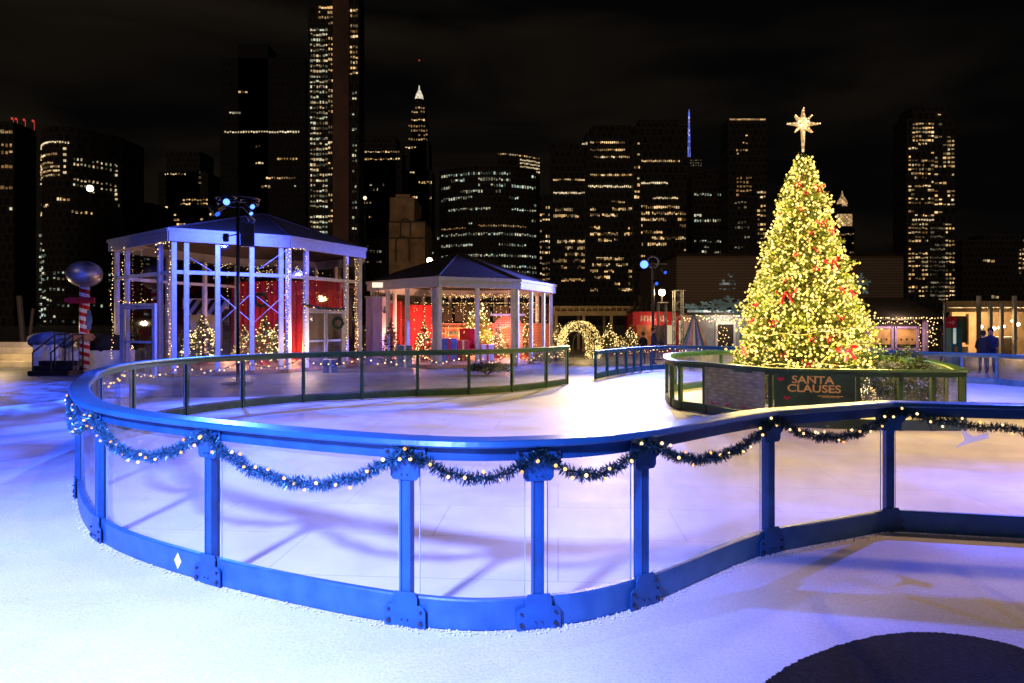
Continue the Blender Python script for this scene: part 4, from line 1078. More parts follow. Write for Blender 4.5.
# ------------------------------------------------------------------ arch of lights
ar = thing('light_arch', 'glowing walk-through arch made of golden bulbs left of the far barrier', 'light arch', (X(579, 36), 36, 0), radians(-30))
g = MB(); fr_ = MB(); rnd = random.Random(8); RO, RI, LN, ZB = 1.12, .58, 1.0, .75
def archpt(r_, a):                     # a runs 0..1 from the right foot over the top to the left foot
    if a < .2: return r_, ZB * a / .2
    if a > .8: return -r_, ZB * (1 - a) / .2
    t_ = (a - .2) / .6 * pi
    return r_ * cos(t_), ZB + (r_ + .12) * sin(t_)
for k in range(900):
    x_, z_ = archpt(RO + rnd.uniform(-.04, .04), rnd.random()); g.octa((x_, rnd.uniform(-LN / 2, LN / 2), z_), .024)
for k in range(700):
    x_, z_ = archpt(rnd.uniform(RI, RO), rnd.random()); g.octa((x_, -LN / 2 + rnd.uniform(-.04, .04), z_), .024)
for yy in (-LN / 2, LN / 2):
    for r_ in (RI, RO): fr_.tube([(x_, yy, z_) for x_, z_ in (archpt(r_, k / 30) for k in range(31))], .025, 5)
for k in range(0, 31, 3):
    xi, zi = archpt(RI, k / 30); xo_, zo_ = archpt(RO, k / 30)
    fr_.tube([(xi, -LN / 2, zi), (xo_, -LN / 2, zo_), (xo_, LN / 2, zo_), (xi, LN / 2, zi)], .016, 4)
fr_.build('hoop_frame', 'black_metal', ar); g.build('bulbs', 'bulb_arch', ar)['kind'] = 'stuff'

# ------------------------------------------------------------------ pergola, red kiosk, market stalls
pg = thing('pergola', 'long pale timber pergola behind the glowing arch', 'pergola', (X(595, 44), 44, 0))
za, zb = Z(315, 44), Z(304, 44)
x0_, x1_ = X(553, 44) - X(595, 44), X(642, 44) - X(595, 44)
MB().box(((x0_ + x1_) / 2, 0, za + .12), (x1_ - x0_, .2, .3)).box(((x0_ + x1_) / 2, 3.5, za + .12), (x1_ - x0_, .2, .3)).build('beam', 'beige', pg)
for k in range(15): MB().box((x0_ + .1 + (x1_ - x0_ - .2) * k / 14, 1.75, za + .38), (.08, 4.2, .22)).build('rafter', 'beige', pg)
for k in range(4): MB().box(((x0_ + x1_) / 2, .4 + k * .9, za + .55), (x1_ - x0_, .06, .12)).build('batten', 'beige', pg)
for k in range(4):
    for yy in (0, 3.5): MB().box((x0_ + .2 + (x1_ - x0_ - .4) * k / 3, yy, (za - .03) / 2), (.18, .18, za - .03)).build('post', 'beige', pg)

def kiosk(name, label, pa, pb, d, yeave, yridge, dep, wallm, roofm='dark_timber', over=.3, opening=None):
    xa, xb = X(pa, d), X(pb, d); cx = (xa + xb) / 2; w = xb - xa
    t = thing(name, label, 'kiosk', (cx, d, 0)); ze = Z(yeave, d); zr = Z(yridge, d)
    if opening:
        o0, o1, z0, z1 = opening
        g = MB().box(((-w / 2 + o0) / 2, 0, ze / 2), (o0 + w / 2, .1, ze)).box(((w / 2 + o1) / 2, 0, ze / 2), (w / 2 - o1, .1, ze)).box(((o0 + o1) / 2, 0, z0 / 2), (o1 - o0 - .002, .1, z0)).box(((o0 + o1) / 2, 0, (z1 + ze) / 2), (o1 - o0 - .002, .1, ze - z1))
    else: g = MB().box((0, 0, ze / 2), (w, .1, ze))
    g.box((-w / 2 + .05, dep / 2, ze / 2), (.1, dep - .12, ze)).box((w / 2 - .05, dep / 2, ze / 2), (.1, dep - .12, ze)).box((0, dep, ze / 2), (w, .1, ze))
    g.build('wall', wallm, t)
    W = w / 2 + over; y0, y1, ym = -over, dep + over, dep / 2; hip = min(W * .35, dep * .5)
    MB().add([(-W, y0, ze), (W, y0, ze), (W, y1, ze), (-W, y1, ze), (-W + hip, ym, zr), (W - hip, ym, zr), (-W, y0, ze - .12), (W, y0, ze - .12), (W, y1, ze - .12), (-W, y1, ze - .12)],
             [(0, 1, 5, 4), (1, 2, 5), (2, 3, 4, 5), (3, 0, 4), (6, 7, 1, 0), (7, 8, 2, 1), (8, 9, 3, 2), (9, 6, 0, 3), (9, 8, 7, 6)]).build('roof', roofm, t)
    return t, cx, w, ze
# red container kiosk
t, cx, w, ze = kiosk('market_kiosk', 'long red kiosk with a pale lettered red sign board beyond the far barrier', 633, 692, 42, 311, 309.5, 3.0, 'red_wall', 'dark_timber', .1)
d = 42
sbx = MB().box((X(652, d) - cx, -.09, Z(318.5, d)), (X(672, d) - X(633, d), .06, .86)).build('sign_board', 'red_paint', t)
put_text('HOT DRINKS', .48, (X(648, d) - cx, -.13, Z(321, d)), t, 'print_white', .95, .008) if False else None
rnd = random.Random(2); g = MB()
for k in range(5): g.box((X(641 + k * 3.1, d) - cx, -.125, Z(318.5, d)), (.09, .01, .36)); g.box((X(642.2 + k * 3.1, d) - cx, -.125, Z(316.5 if k % 2 else 319.5, d)), (.1, .01, .07))
for k in range(3): g.box((X(660 + k * 3.0, d) - cx, -.125, Z(318.5, d)), (.09, .01, .36)); g.box((X(661.3 + k * 3.0, d) - cx, -.125, Z(321, d)), (.1, .01, .07))
g.build('lettering', 'print_white', t)
for px, lb in ((671, None), (683, None)):
    MB().box((X(px, d) - cx, -.07, 1.3), (.55, .04, 1.5)).build('lit_window', 'win_bright', t)
MB().box((X(645, d) - cx, -.07, 1.1), (1.1, .05, 1.9)).build('shutter', 'wood', t)
MB().box((X(660, d) - cx, -.07, 1.1), (.7, .05, 1.9)).build('shutter', 'dark_timber', t)
# roof things
for k, (px, h_) in enumerate(((635, .5), (640, .9), (646, .6), (651, .4))):
    o = MB().tube([(X(px, 43), 43, Z(311, 42) + .02), (X(px, 43), 43, Z(311, 42) + .02 + h_)], .12, 8).lathe([(.12, 0), (.2, .05), (.1, .14)], (X(px, 43), 43, Z(311, 42) + h_), 8).build('roof_vent', 'dark_timber', None)
    tag(o, 'dark stub vent pipe on the red kiosk roof', 'vent', 'vents on the red kiosk')
# middle stall with canopy lights, left of the tree
t, cx, w, ze = kiosk('market_kiosk', 'dark roofed stall with a lit canopy edge and string lights left of the tall tree', 690, 768, 40, 313, 306, 3.2, 'fascia_grey', 'dark_timber', .25)
d = 40
MB().box((X(715, d) - cx, -.34, Z(311.3, d)), (X(744, d) - X(686, d), .06, .14)).build('canopy_edge', 'canopy_lit', t)
MB().box((X(725, d) - cx, -.09, 1.05), (X(735, d) - X(715, d), .07, 1.9)).build('door_frame', 'white_paint', t)
MB().box((X(725, d) - cx, -.135, 1.02), (X(733, d) - X(717.5, d), .02, 1.6)).build('door_panel', 'dark_timber', t)
MB().box((X(746, d) - cx, -.07, 1.25), (.8, .04, .9)).build('shutter', 'teal', t)
fairy('dense hanging fairy lights over the back of the low pavilion', (-5.4, 1.4, 35.5, 36.6, 1.4, 3.0), 30, 15)
string('bright string lights under the canopy of the stall left of the tall tree', [[Vector((X(683 + k * 4, 39.2), 39.2 + .1 * sin(k), Z(317 + 2.0 * sin(k * 1.3), 39.2))) for k in range(17)], [Vector((X(685 + k * 4, 39.1), 39.1, Z(320 + 1.5 * sin(k * 2.3), 39.1))) for k in range(16)]], r=.045, step=.16, seed=12)
string('string lights round the dark doorway left of the tall tree', [[Vector((X(717 + (k % 3) * 6, 39.6), 39.6, Z(325 + k * 2.4, 39.6))) for k in range(10)]], r=.035, step=.22, seed=13)
# ribboned A-frame
af = thing('ribbon_stand', 'tent-shaped stand hung with blue, orange and violet ribbons beside the truss', 'stand', (X(694, 37.5), 37.5, 0))
g = MB(); hh = Z(315, 37.5)
for sx_ in (-1, 1):
    g.tube([(sx_ * .75, -.3, 0), (0, 0, hh)], .05, 6); g.tube([(sx_ * .75, .5, 0), (0, .1, hh)], .05, 6)
g.tube([(-.5, -.2, hh * .33), (.5, -.2, hh * .33)], .03, 5); g.build('frame', 'teal', af)
cols = ['blue_cloth', 'lilac', 'plywood', 'white_paint', 'blue_cloth', 'lilac', 'teal', 'plywood']
for k, c in enumerate(cols):
    u = (k - 3.5) / 3.5 * .72
    MB().add([(u * .1 - .03, -.05, hh - .05), (u * .1 + .03, -.05, hh - .05), (u + .09, -.38, .25), (u - .07, -.38, .2), (u * .1 - .03, -.03, hh - .05), (u * .1 + .03, -.03, hh - .05), (u + .09, -.35, .25), (u - .07, -.35, .2)],
             [(0, 1, 2, 3), (7, 6, 5, 4), (0, 3, 7, 4), (1, 5, 6, 2), (3, 2, 6, 7)]).build('ribbon', c, af)
# lilac kiosk right of the tree
d = 36
t, cx, w, ze = kiosk('market_kiosk', 'lilac framed kiosk with two wooden shutters and icicle lights right of the tall tree', 862, 926, d, 318, 297, 3.4, 'dark_timber', 'dark_timber', .7)
for (a0, a1) in ((870.5, 889.5), (896, 915)):
    fr_ = MB(); xa, xb = X(a0 - 1.5, d) - cx, X(a1 + 1.5, d) - cx; z0, z1 = Z(349, d), Z(327.5, d)
    fr_.box(((xa + xb) / 2, -.10, z1), (xb - xa, .1, .12)).box(((xa + xb) / 2, -.10, z0), (xb - xa, .1, .12))
    fr_.box((xa, -.10, (z0 + z1) / 2), (.12, .1, z1 - z0 + .12)).box((xb, -.10, (z0 + z1) / 2), (.12, .1, z1 - z0 + .12))
    wf = fr_.build('window_frame', 'lilac', t)
    sh = MB().box(((xa + xb) / 2, -.075, (z0 + z1) / 2 + .1), (xb - xa - .14, .03, z1 - z0 - .3)).build('shutter', 'plywood', wf)
    kb = MB()
    for q in range(3): kb.ball((xa + (xb - xa) * (q + 1) / 4, -.11, (z0 + z1) / 2 - .05), .045, 8, 5)
    kb.build('knob', 'black_metal', wf)
for px in (864.5, 923.0): MB().box((X(px, d) - cx, -.2, Z(320, d) / 2), (.2, .2, Z(320, d) - .02)).build('post', 'lilac', t)
MB().box((X(893, d) - cx, -.2, Z(351.5, d)), (X(921, d) - X(866, d), .35, .08)).build('counter', 'lilac', t)
ln = [Vector((X(849 + k * 3.1, 35.2), 35.2, Z(318 + .5 * sin(k * 2), 35.2))) for k in range(31)]
ln2 = [Vector((X(866 + k * 2.5, 35.3), 35.3, Z(322.5 + 1.3 * sin(k * 1.9), 35.3))) for k in range(22)]
string('bright icicle light string along the eave of the lilac kiosk', [ln, ln2], r=.036, step=.14, seed=15)
string('light string down the right post of the lilac kiosk', [[Vector((X(920 + sin(k), 35.4), 35.4, Z(325 + k * 2.6, 35.4))) for k in range(11)]], r=.03, step=.16, seed=16)
string('light string down the left post of the lilac kiosk', [[Vector((X(867 + sin(k), 35.4), 35.4, Z(325 + k * 2.6, 35.4))) for k in range(11)]], r=.03, step=.16, seed=17)
string('lights clustered at the right corner of the lilac kiosk roof', [[Vector((X(928 + 9 * (k % 2) + sin(k), 35.5), 35.5, Z(321 + k * 2.6, 35.5))) for k in range(11)]], r=.036, step=.2, seed=18)

# warehouse behind
wd = 62.0
wh = thing('warehouse', 'long dark ribbed warehouse wall stretching behind the tall tree', 'building', (X(790, wd), wd, 0))
MB().box((0, 9, Z(256, wd) / 2), (X(905, wd) - X(678, wd), 18, Z(256, wd))).build('wall', 'siding', wh)
MB().box((0, 9, Z(256, wd) + .12), (X(906.5, wd) - X(676.5, wd), 18.6, .24)).build('roof', 'dark_timber', wh)
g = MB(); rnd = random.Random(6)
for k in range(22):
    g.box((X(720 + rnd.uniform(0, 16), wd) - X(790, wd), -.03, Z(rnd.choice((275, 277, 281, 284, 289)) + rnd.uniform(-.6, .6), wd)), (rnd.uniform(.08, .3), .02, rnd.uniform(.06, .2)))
g.build('projected_lettering', 'projection_glow', wh)  # small glowing boxes stand in for words projected on the wall
def snowflake(px, py, d, r, label, tilt=0.0, lean=0):  # glowing plates standing in for snowflakes of projected light
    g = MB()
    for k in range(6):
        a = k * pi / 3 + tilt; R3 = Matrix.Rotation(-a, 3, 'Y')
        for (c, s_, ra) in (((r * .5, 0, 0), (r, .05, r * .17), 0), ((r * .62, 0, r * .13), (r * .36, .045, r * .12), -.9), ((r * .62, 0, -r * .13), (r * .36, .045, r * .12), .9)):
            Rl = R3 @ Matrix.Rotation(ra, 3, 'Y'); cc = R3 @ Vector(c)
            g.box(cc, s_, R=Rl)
    o = g.build('projected_snowflake', 'snowflake_light'); o.location = (X(px, d), d, Z(py, d)); o.rotation_euler = (radians(lean), 0, 0); tag(o, label, 'snowflake'); return o
snowflake(859, 285, 61.8, 1.15, 'projected light snowflake on the dark warehouse wall right of the tall tree', .3)
snowflake(713, 306.5, 39.2, .85, 'projected light snowflake on the stall roof, left of its neighbour', .2, -62)
snowflake(732, 305, 39.2, 1.1, 'larger projected light snowflake on the stall roof nearest the tall tree', .5, -58)
snowflake(692, 307, 39.2, .5, 'smallest projected light snowflake, above the ribboned stand', .1, -62)

# right-hand bar pavilion
d = 38.0
bp_ = thing('bar_pavilion', 'warmly lit open bar with pale ceiling and square columns at the right edge', 'bar', (X(990, d), d, 0))
xo = X(990, d)
def bx(name, p0, p1, y0, y1, yy0, yy1, material, bev=0):
    """pixel columns p0-p1, heights y0 (top) - y1 (bottom), depth range yy0-yy1 behind the front line"""
    zt, zb_ = Z(y0, d), max(0.0, Z(y1, d))
    return MB().box(((X(p0, d) + X(p1, d)) / 2 - xo, (yy0 + yy1) / 2, (zt + zb_) / 2), (X(p1, d) - X(p0, d), yy1 - yy0, zt - zb_)).build(name, material, bp_, bevel=bev)
def slab(name, y0, y1, m_, e=0.0):
    MB().prism([(X(946, d) - xo + e, e), (X(1080, d) - xo - e, e), (X(1080, d + 5) - xo - e, 5 - e), (X(948, d + 5) - xo + e, 5 - e)], Z(y1, d), Z(y0, d)).build(name, m_, bp_, normals=True)
slab('roof', 301, 306, 'beige'); slab('ceiling', 306.3, 307.5, 'white_paint', .1)
bx('back_wall', 1003, 1110, 308, 361, 4.4, 4.6, 'beige')
bx('fascia', 947, 1072, 307.8, 312, 0.2, .35, 'beige')
for p0 in (974.0, 985.5, 996.5, 1009.5): bx('column', p0, p0 + 3.0, 296 if p0 in (974.0, 1009.5) else 303, 361, -.35, -.18, 'fascia_grey', .01)
bx('window', 956, 972.5, 316, 343, .5, .6, 'black_metal')
bx('window_frame', 955, 956.0, 314, 345, .4, .6, 'beige'); bx('window_frame', 972.6, 973.7, 314, 345, .4, .6, 'beige')
bx('bar_counter', 999, 1020, 339, 361, .3, 1.1, 'plank_light'); bx('counter_top', 998, 1021, 337, 339, .2, 1.2, 'white_paint')
bx('low_wall', 950, 973, 347, 361, .4, .6, 'plank_light')
for k, px in enumerate((1000, 1003, 1013, 1016, 1018, 994, 981)):
    lp = thing('pendant_lamp', 'glowing pendant lamp hanging in the warm bar', 'lamp', (X(px, d + 2), d + 2, Z(308, d + 2) + .1), 0, 'pendant lamps in the bar')
    zz = Z(random.uniform(318, 330), d + 2) - Z(308, d + 2) - .1
    MB().tube([(0, 0, 0), (0, 0, zz)], .01, 4).build('cord', 'black_metal', lp); MB().ball((0, 0, zz), .11, 10, 6).build('lamp_globe', 'lamp_white', lp)
# red arrow sign on teal cabinet
sn = thing('arrow_sign', 'red square sign with a white arrow on a post beside the bar', 'sign', (X(951, 29), 29, 0))
MB().tube([(-.25, .05, 0), (-.25, .05, Z(302, 29))], .05, 6).build('post', 'grey_metal', sn)
MB().box((0, 0, Z(322.5, 29)), (.46, .04, .48)).build('sign_board', 'red_paint', sn)
zz = Z(322.5, 29); g = MB().box((-.02, -.024, zz), (.2, .006, .035))
g.plate([(.04, -.09), (.075, -.09), (.15, 0), (.075, .09), (.04, .09), (.1, 0)], (0, -.021, zz), .006, 0); g.build('arrow', 'print_white', sn, normals=True)
cb = thing('teal_cabinet', 'dark teal cabinet with lit side panel under the red arrow sign', 'cabinet', (X(953, 29.6), 29.6, 0))
MB().box((0, 0, 1.0), (.5, .5, 2.0)).build('cabinet_body', 'teal', cb, bevel=.02); MB().box((-.1, -.26, 1.35), (.12, .02, .7)).build('lit_panel', 'canopy_lit', cb); MB().box((-.05, -.262, .7), (.16, .02, .35)).build('door', 'wood', cb)

# ------------------------------------------------------------------ people
def person(loc, rz, H_, label, coat, arms=((-.10, .02), (.12, .25)), group=None, walk=.0):
    me = bpy.data.meshes.new('person'); k = H_ / 1.75
    J = [(0, 0, .95, .15, .12), (0, 0, 1.15, .15, .115), (0, 0, 1.38, .18, .12), (0, .0, 1.50, .06, .06), (0, -.01, 1.57, .06, .065), (0, -.02, 1.66, .088, .1), (0, -.01, 1.74, .07, .08)]
    E = [(0, 1), (1, 2), (2, 3), (3, 4), (4, 5), (5, 6)]
    for s_, (ax, ay) in zip((-1, 1), arms):
        b0 = len(J)
        J += [(s_ * .18, 0, 1.40, .07, .07), (s_ * .24, .02 - ay * .2, 1.12, .052, .052), (s_ * .22 - s_ * ay * .3, -.05 - ay, .92 + ay * .5, .042, .042), (s_ * .21 - s_ * ay * .4, -.09 - ay * 1.1, .86 + ay * .6, .03, .038)]
        E += [(2, b0), (b0, b0 + 1), (b0 + 1, b0 + 2), (b0 + 2, b0 + 3)]
        b1 = len(J)
        J += [(s_ * .095, 0, .88, .095, .095), (s_ * .1, -.02 + s_ * walk * .5, .48, .062, .066), (s_ * .1, .02 + s_ * walk, .09, .045, .05), (s_ * .11, -.13 + s_ * walk, .04, .04, .035)]
        E += [(0, b1), (b1, b1 + 1), (b1 + 1, b1 + 2), (b1 + 2, b1 + 3)]
    me.from_pydata([(x * k, y * k, z * k) for x, y, z, _, _ in J], E, [])
    o = bpy.data.objects.new('tmp', me); COL.objects.link(o)
    sk = o.modifiers.new('s', 'SKIN')
    for i, v in enumerate(me.skin_vertices[0].data): v.radius = (J[i][3] * k, J[i][4] * k); v.use_root = (i == 0)
    ss_ = o.modifiers.new('u', 'SUBSURF'); ss_.levels = 2; ss_.render_levels = 2
    m2 = bpy.data.meshes.new_from_object(o.evaluated_get(bpy.context.evaluated_depsgraph_get()))
    bpy.data.objects.remove(o)
    m2.materials.clear()
    for q in (coat, 'skin', 'coat_black'): m2.materials.append(M[q])
    for p in m2.polygons:
        c = p.center; p.use_smooth = True
        p.material_index = 1 if (c.z > 1.53 * k or (abs(c.x) > .17 * k and c.z < .93 * k and c.z > .8 * k)) else (0 if c.z > .82 * k else 2)
    r = bpy.data.objects.new('person', m2); COL.objects.link(r); r.location = loc; r.rotation_euler = (0, 0, rz); tag(r, label, 'person', group)
    hr = MB().ball((0, .012 * k, 1.70 * k), .108 * k, 14, 10, 1.12)
    hr.v = [v for v in hr.v]; ho = hr.build('hair', 'hair', r, smooth=True)
    ho.location = (0, .02 * k, .02 * k)
    fc = MB().ball((0, -.108 * k, 1.655 * k), .014 * k, 6, 4).ball((-.033 * k, -.098 * k, 1.685 * k), .010 * k, 6, 4).ball((.033 * k, -.098 * k, 1.685 * k), .010 * k, 6, 4).build('face', 'skin', r)
    MB().prism([(-.19 * k, -.12 * k), (.19 * k, -.12 * k), (.2 * k, .12 * k), (-.2 * k, .12 * k)], .78 * k, .98 * k).build('coat_hem', coat, r, bevel=.04)
    return r
person((X(653.5, 30.5), 30.5, 0), radians(60), 1.66, 'person in a dark blue jacket leaning at the far barrier below the blue floodlight', 'coat_navy', arms=((0, .3), (0, .35)))
person((X(643, 31.0), 31.0, 0), radians(200), 1.45, 'shorter person in black beside the one in the dark blue jacket', 'coat_black')
person((X(983, 25), 25, 0), radians(150), 1.58, 'person in black with long dark hair standing before the lit bar', 'coat_black')
person((X(990.5, 25.4), 25.4, 0), radians(-40), 1.68, 'person in a navy coat standing close on the right of the one in black', 'coat_navy')
person((X(943.5, 30), 30, 0), radians(90), 1.6, 'person in dark clothes beside the teal cabinet', 'coat_black', walk=.1)

# ------------------------------------------------------------------ skyline
NWIN = [0]
def tower(name, label, d, boxes, wins, material='sky_dark', depth=25.0, extra=None, curve=0.0, seed=None, cat='skyscraper'):
    """boxes: (x0, x1, ytop[, y offset]) read off the skyline and stood d metres away; wins: lit window fields"""
    x0 = min(b[0] for b in boxes); x1 = max(b[1] for b in boxes); xm = (x0 + x1) / 2; hw = (x1 - x0) / 2
    ox = X(xm, d); t = thing(name, label, cat, (ox, d, 0))
    rnd = random.Random(seed or int(x0 * 7 + d))
    def fy(px): return curve * ((px - xm) / hw) ** 2 if curve else 0.0
    for i, bb in enumerate(boxes):
        yo = bb[3] if len(bb) > 3 else 0.0
        xs = [bb[0] + (bb[1] - bb[0]) * k / 10 for k in range(11)] if curve else [bb[0], bb[1]]
        front = [(X(px, d) - ox, fy(px) + yo) for px in xs]
        poly = front + [(front[-1][0], depth + yo), (front[0][0], depth + yo)]
        MB().prism(poly, 0, Z(bb[2], d)).build('wall' if i == 0 else ('wing' if i < 3 else 'crown_block'), material if len(bb) < 5 else bb[4], t)
        if i == 0:
            w_ = front[-1][0] - front[0][0]
            MB().box(((front[0][0] + front[-1][0]) / 2, depth / 2 + yo, Z(bb[2], d) + .8), (w_ * .55, depth * .4, 1.6)).build('roof_plant', material, t)
    wl = []
    for wspec in wins:
        xa, xb, ya, yb, cw, fh, pr, run, mt = wspec[:9]
        yo = wspec[9] if len(wspec) > 9 else 0.0
        wf = wspec[10] if len(wspec) > 10 else .74
        hf = wspec[11] if len(wspec) > 11 else .46
        nr = max(1, int(round((yb - ya) / fh))); nc = max(1, int(round((xb - xa) / cw)))
        for r in range(nr):
            act = rnd.random() < pr ** .5; on = False
            pc = min(.97, pr ** .5) if act else pr * .25
            on = rnd.random() < pc
            for c in range(nc):
                if rnd.random() < 1 - run: on = rnd.random() < pc
                if on:
                    px = xa + (c + .5) * (xb - xa) / nc; py = ya + (r + .5) * fh
                    sz = rnd.choice((1.0, 1.0, .8, .55)); hz = rnd.choice((1.0, .8, .6))
                    wl.append((px, py + fh * hf * (1 - hz) * rnd.choice((-.5, .5)), cw * wf * sz, fh * hf * hz, mt, yo))
    wl.sort(key=lambda w_: -(w_[2] * w_[3]) + rnd.random() * .001)
    lim = 80
    for w_ in wl[:lim]:
        key = (round(w_[2], 2), round(w_[3], 2), w_[4], d)
        me = WM.get(key)
        if me is None:
            me = MB().box((0, 0, 0), (w_[2] * d / F, .3, w_[3] * d / F)).mesh('window', w_[4]); WM[key] = me
        o = bpy.data.objects.new('window', me); COL.objects.link(o); o.parent = t
        o.location = (X(w_[0], d) - ox, fy(w_[0]) + w_[5] - .16, Z(w_[1], d)); NWIN[0] += 1
    rest = {}
    for w_ in wl[lim:]:
        rest.setdefault(w_[4], MB()).box((X(w_[0], d) - ox, fy(w_[0]) + w_[5] - .16, Z(w_[1], d)), (w_[2] * d / F, .3, w_[3] * d / F))
    for mt, g in rest.items(): g.build('windows', mt, t)['kind'] = 'stuff'
    return t, ox
WM = {}
tower('office_tower', 'narrow glass block with orange and blue lit floors at the far left edge', 300, [(-30, 14, 122)], [(-28, 13, 128, 200, 4, 7, .5, .8, 'win_orange'), (-28, 13, 205, 330, 4, 7, .12, .6, 'win_green')], depth=14)
tower('office_tower', 'round-topped office tower with long cream window strips, second from the left edge', 360, [(15, 98, 126)], [
    (22, 68, 140, 144, 2.3, 4, .97, 1, 'win_bright'), (17, 22, 145, 180, 4.5, 6, .9, .9, 'win_bright'), (62, 66, 145, 180, 4, 6, .9, .9, 'win_bright'), (24, 60, 152, 156, 2.5, 4, .9, .9, 'win_warm'), (24, 60, 160, 176, 2.4, 4.3, .72, .92, 'win_warm'),
    (70, 96, 150, 195, 2.4, 5.2, .3, .8, 'win_neutral'), (92, 98, 155, 195, 5, 5, .6, .7, 'win_bright'), (15, 98, 196, 215, 3, 6, .22, .7, 'win_warm'), (25, 32, 230, 322, 6, 7, .95, 1, 'win_green'), (33, 43, 240, 322, 3, 6, .5, .6, 'win_green'), (44, 98, 265, 330, 4.2, 5.4, .33, .35, 'win_green', 0, .45, .5)],
    curve=22, depth=45, extra=None)
for px in (12, 16, 24, 33): 
    o = MB().ball((X(px, 362), 362, Z(117 + px * .12, 362)), .7, 6, 4).tube([(X(px, 362), 363, Z(126, 362) - 4), (X(px, 362), 363, Z(117 + px * .12, 362))], .2, 4).build('beacon_mast', 'red_beacon'); tag(o, 'small red roof beacon above the round-topped left tower', 'beacon', 'red beacons on the left tower')
tower('office_block', 'low dark block with scattered warm windows left of the tall pavilion roof', 420, [(98, 152, 203), (100, 130, 200)], [(102, 136, 216, 236, 3.2, 4.4, .5, .5, 'win_warm'), (99, 150, 240, 330, 4, 5.5, .28, .45, 'win_green')], depth=20)
tower('stepped_tower', 'stepped dark tower with faint rows of yellow windows behind the tall pavilion', 480, [(146, 216, 208), (158, 208, 172), (166, 200, 151)], [(164, 186, 172, 176, 2.6, 4, .8, .9, 'win_warm'), (198, 202, 170, 190, 3, 5, .9, .7, 'win_neutral', -.1), (180, 208, 198, 206, 2.8, 4, .7, .7, 'win_warm', -.1), (148, 168, 205, 226, 3, 5, .35, .6, 'win_warm'), (150, 215, 212, 235, 3, 5, .2, .6, 'win_warm')], depth=22)
tower('office_tower', 'broad black tower with a few bright window strips left of the tallest tower', 400, [(220, 306, 58), (238, 268, 44)], [
    (224, 300, 130, 134, 2.6, 4, .98, 1, 'win_bright'), (238, 248, 90, 94, 3, 4, .9, 1, 'win_warm'), (229, 241, 111, 115, 3, 4, .8, 1, 'win_neutral'), (240, 256, 145, 149, 3, 4, .95, 1, 'win_warm'), (222, 300, 144, 149, 3, 5, .12, .8, 'win_warm'), (277, 298, 157, 161, 3, 4, .97, 1, 'win_warm'),
    (255, 264, 161, 165, 3, 4, .9, 1, 'win_bright'), (266, 296, 176, 180, 2.6, 4, .95, 1, 'win_warm'), (222, 300, 184, 215, 3.2, 5.4, .06, .7, 'win_neutral')], depth=14, material='sky_glass')
tt, ox = tower('slender_skyscraper', 'tallest slender tower with a dark brown core between two columns of bright floors', 330, [(308, 333, 5), (333, 349, -40, -.6, 'sky_brown'), (349, 359, -10)], [
    (310, 328, 27, 236, 3.1, 5.2, .93, .6, 'win_neutral'), (328, 333, 5, 236, 2.4, 5.2, .5, .4, 'win_warm'), (350, 358, 8, 75, 3, 5.2, .8, .6, 'win_warm'), (352, 357, 80, 236, 2.3, 5.2, .3, .4, 'win_green'), (318, 333, 5, 18, 3, 5, .7, .8, 'win_warm')], depth=12, seed=77)
tower('office_tower', 'dark tower with two bright strips near its flat top right of the tallest tower', 520, [(360, 402, 150), (364, 396, 136)], [(362, 400, 150, 153.5, 2.6, 3.5, .97, 1, 'win_warm'), (362, 400, 157, 161, 2.6, 4, .9, .95, 'win_warm'), (366, 385, 172, 190, 3, 5, .3, .6, 'win_neutral'), (362, 372, 195, 230, 3, 5, .25, .6, 'win_warm')], depth=20)
# spire tower
tt, ox = tower('spired_skyscraper', 'pointed art deco tower with a glowing white crown', 620, [(404, 432, 170), (407, 429, 140), (410, 426, 118), (412.5, 423.5, 104)], [
    (411, 425, 106, 122, 2.4, 4, .7, .6, 'win_warm', -.2), (408, 428, 124, 140, 2.4, 4.4, .75, .5, 'win_orange', -.2), (405, 431, 145, 168, 2.8, 5, .22, .5, 'win_warm', -.2), (404, 432, 170, 240, 2.8, 5, .15, .6, 'win_warm', -.2)], depth=24)
k_ = 620 / F
MB().lathe([(4.6 * k_, Z(97, 620)), (3.4 * k_, Z(92, 620)), (1.0 * k_, Z(87, 620)), (.4 * k_, Z(82, 620))], (0, 8, 0), 12).build('lit_crown', 'crown_white', tt); MB().lathe([(5.4 * k_, Z(104.2, 620)), (4.7 * k_, Z(97, 620))], (0, 8, 0), 12).build('upper_storey', 'sky_dark', tt)
MB().tube([(0, 8, Z(83, 620)), (0, 8, Z(58, 620))], .5, 5, .2).build('spire', 'sky_dark', tt); MB().ball((0, 8, Z(57, 620)), .8, 6, 4).build('beacon', 'red_beacon', tt)
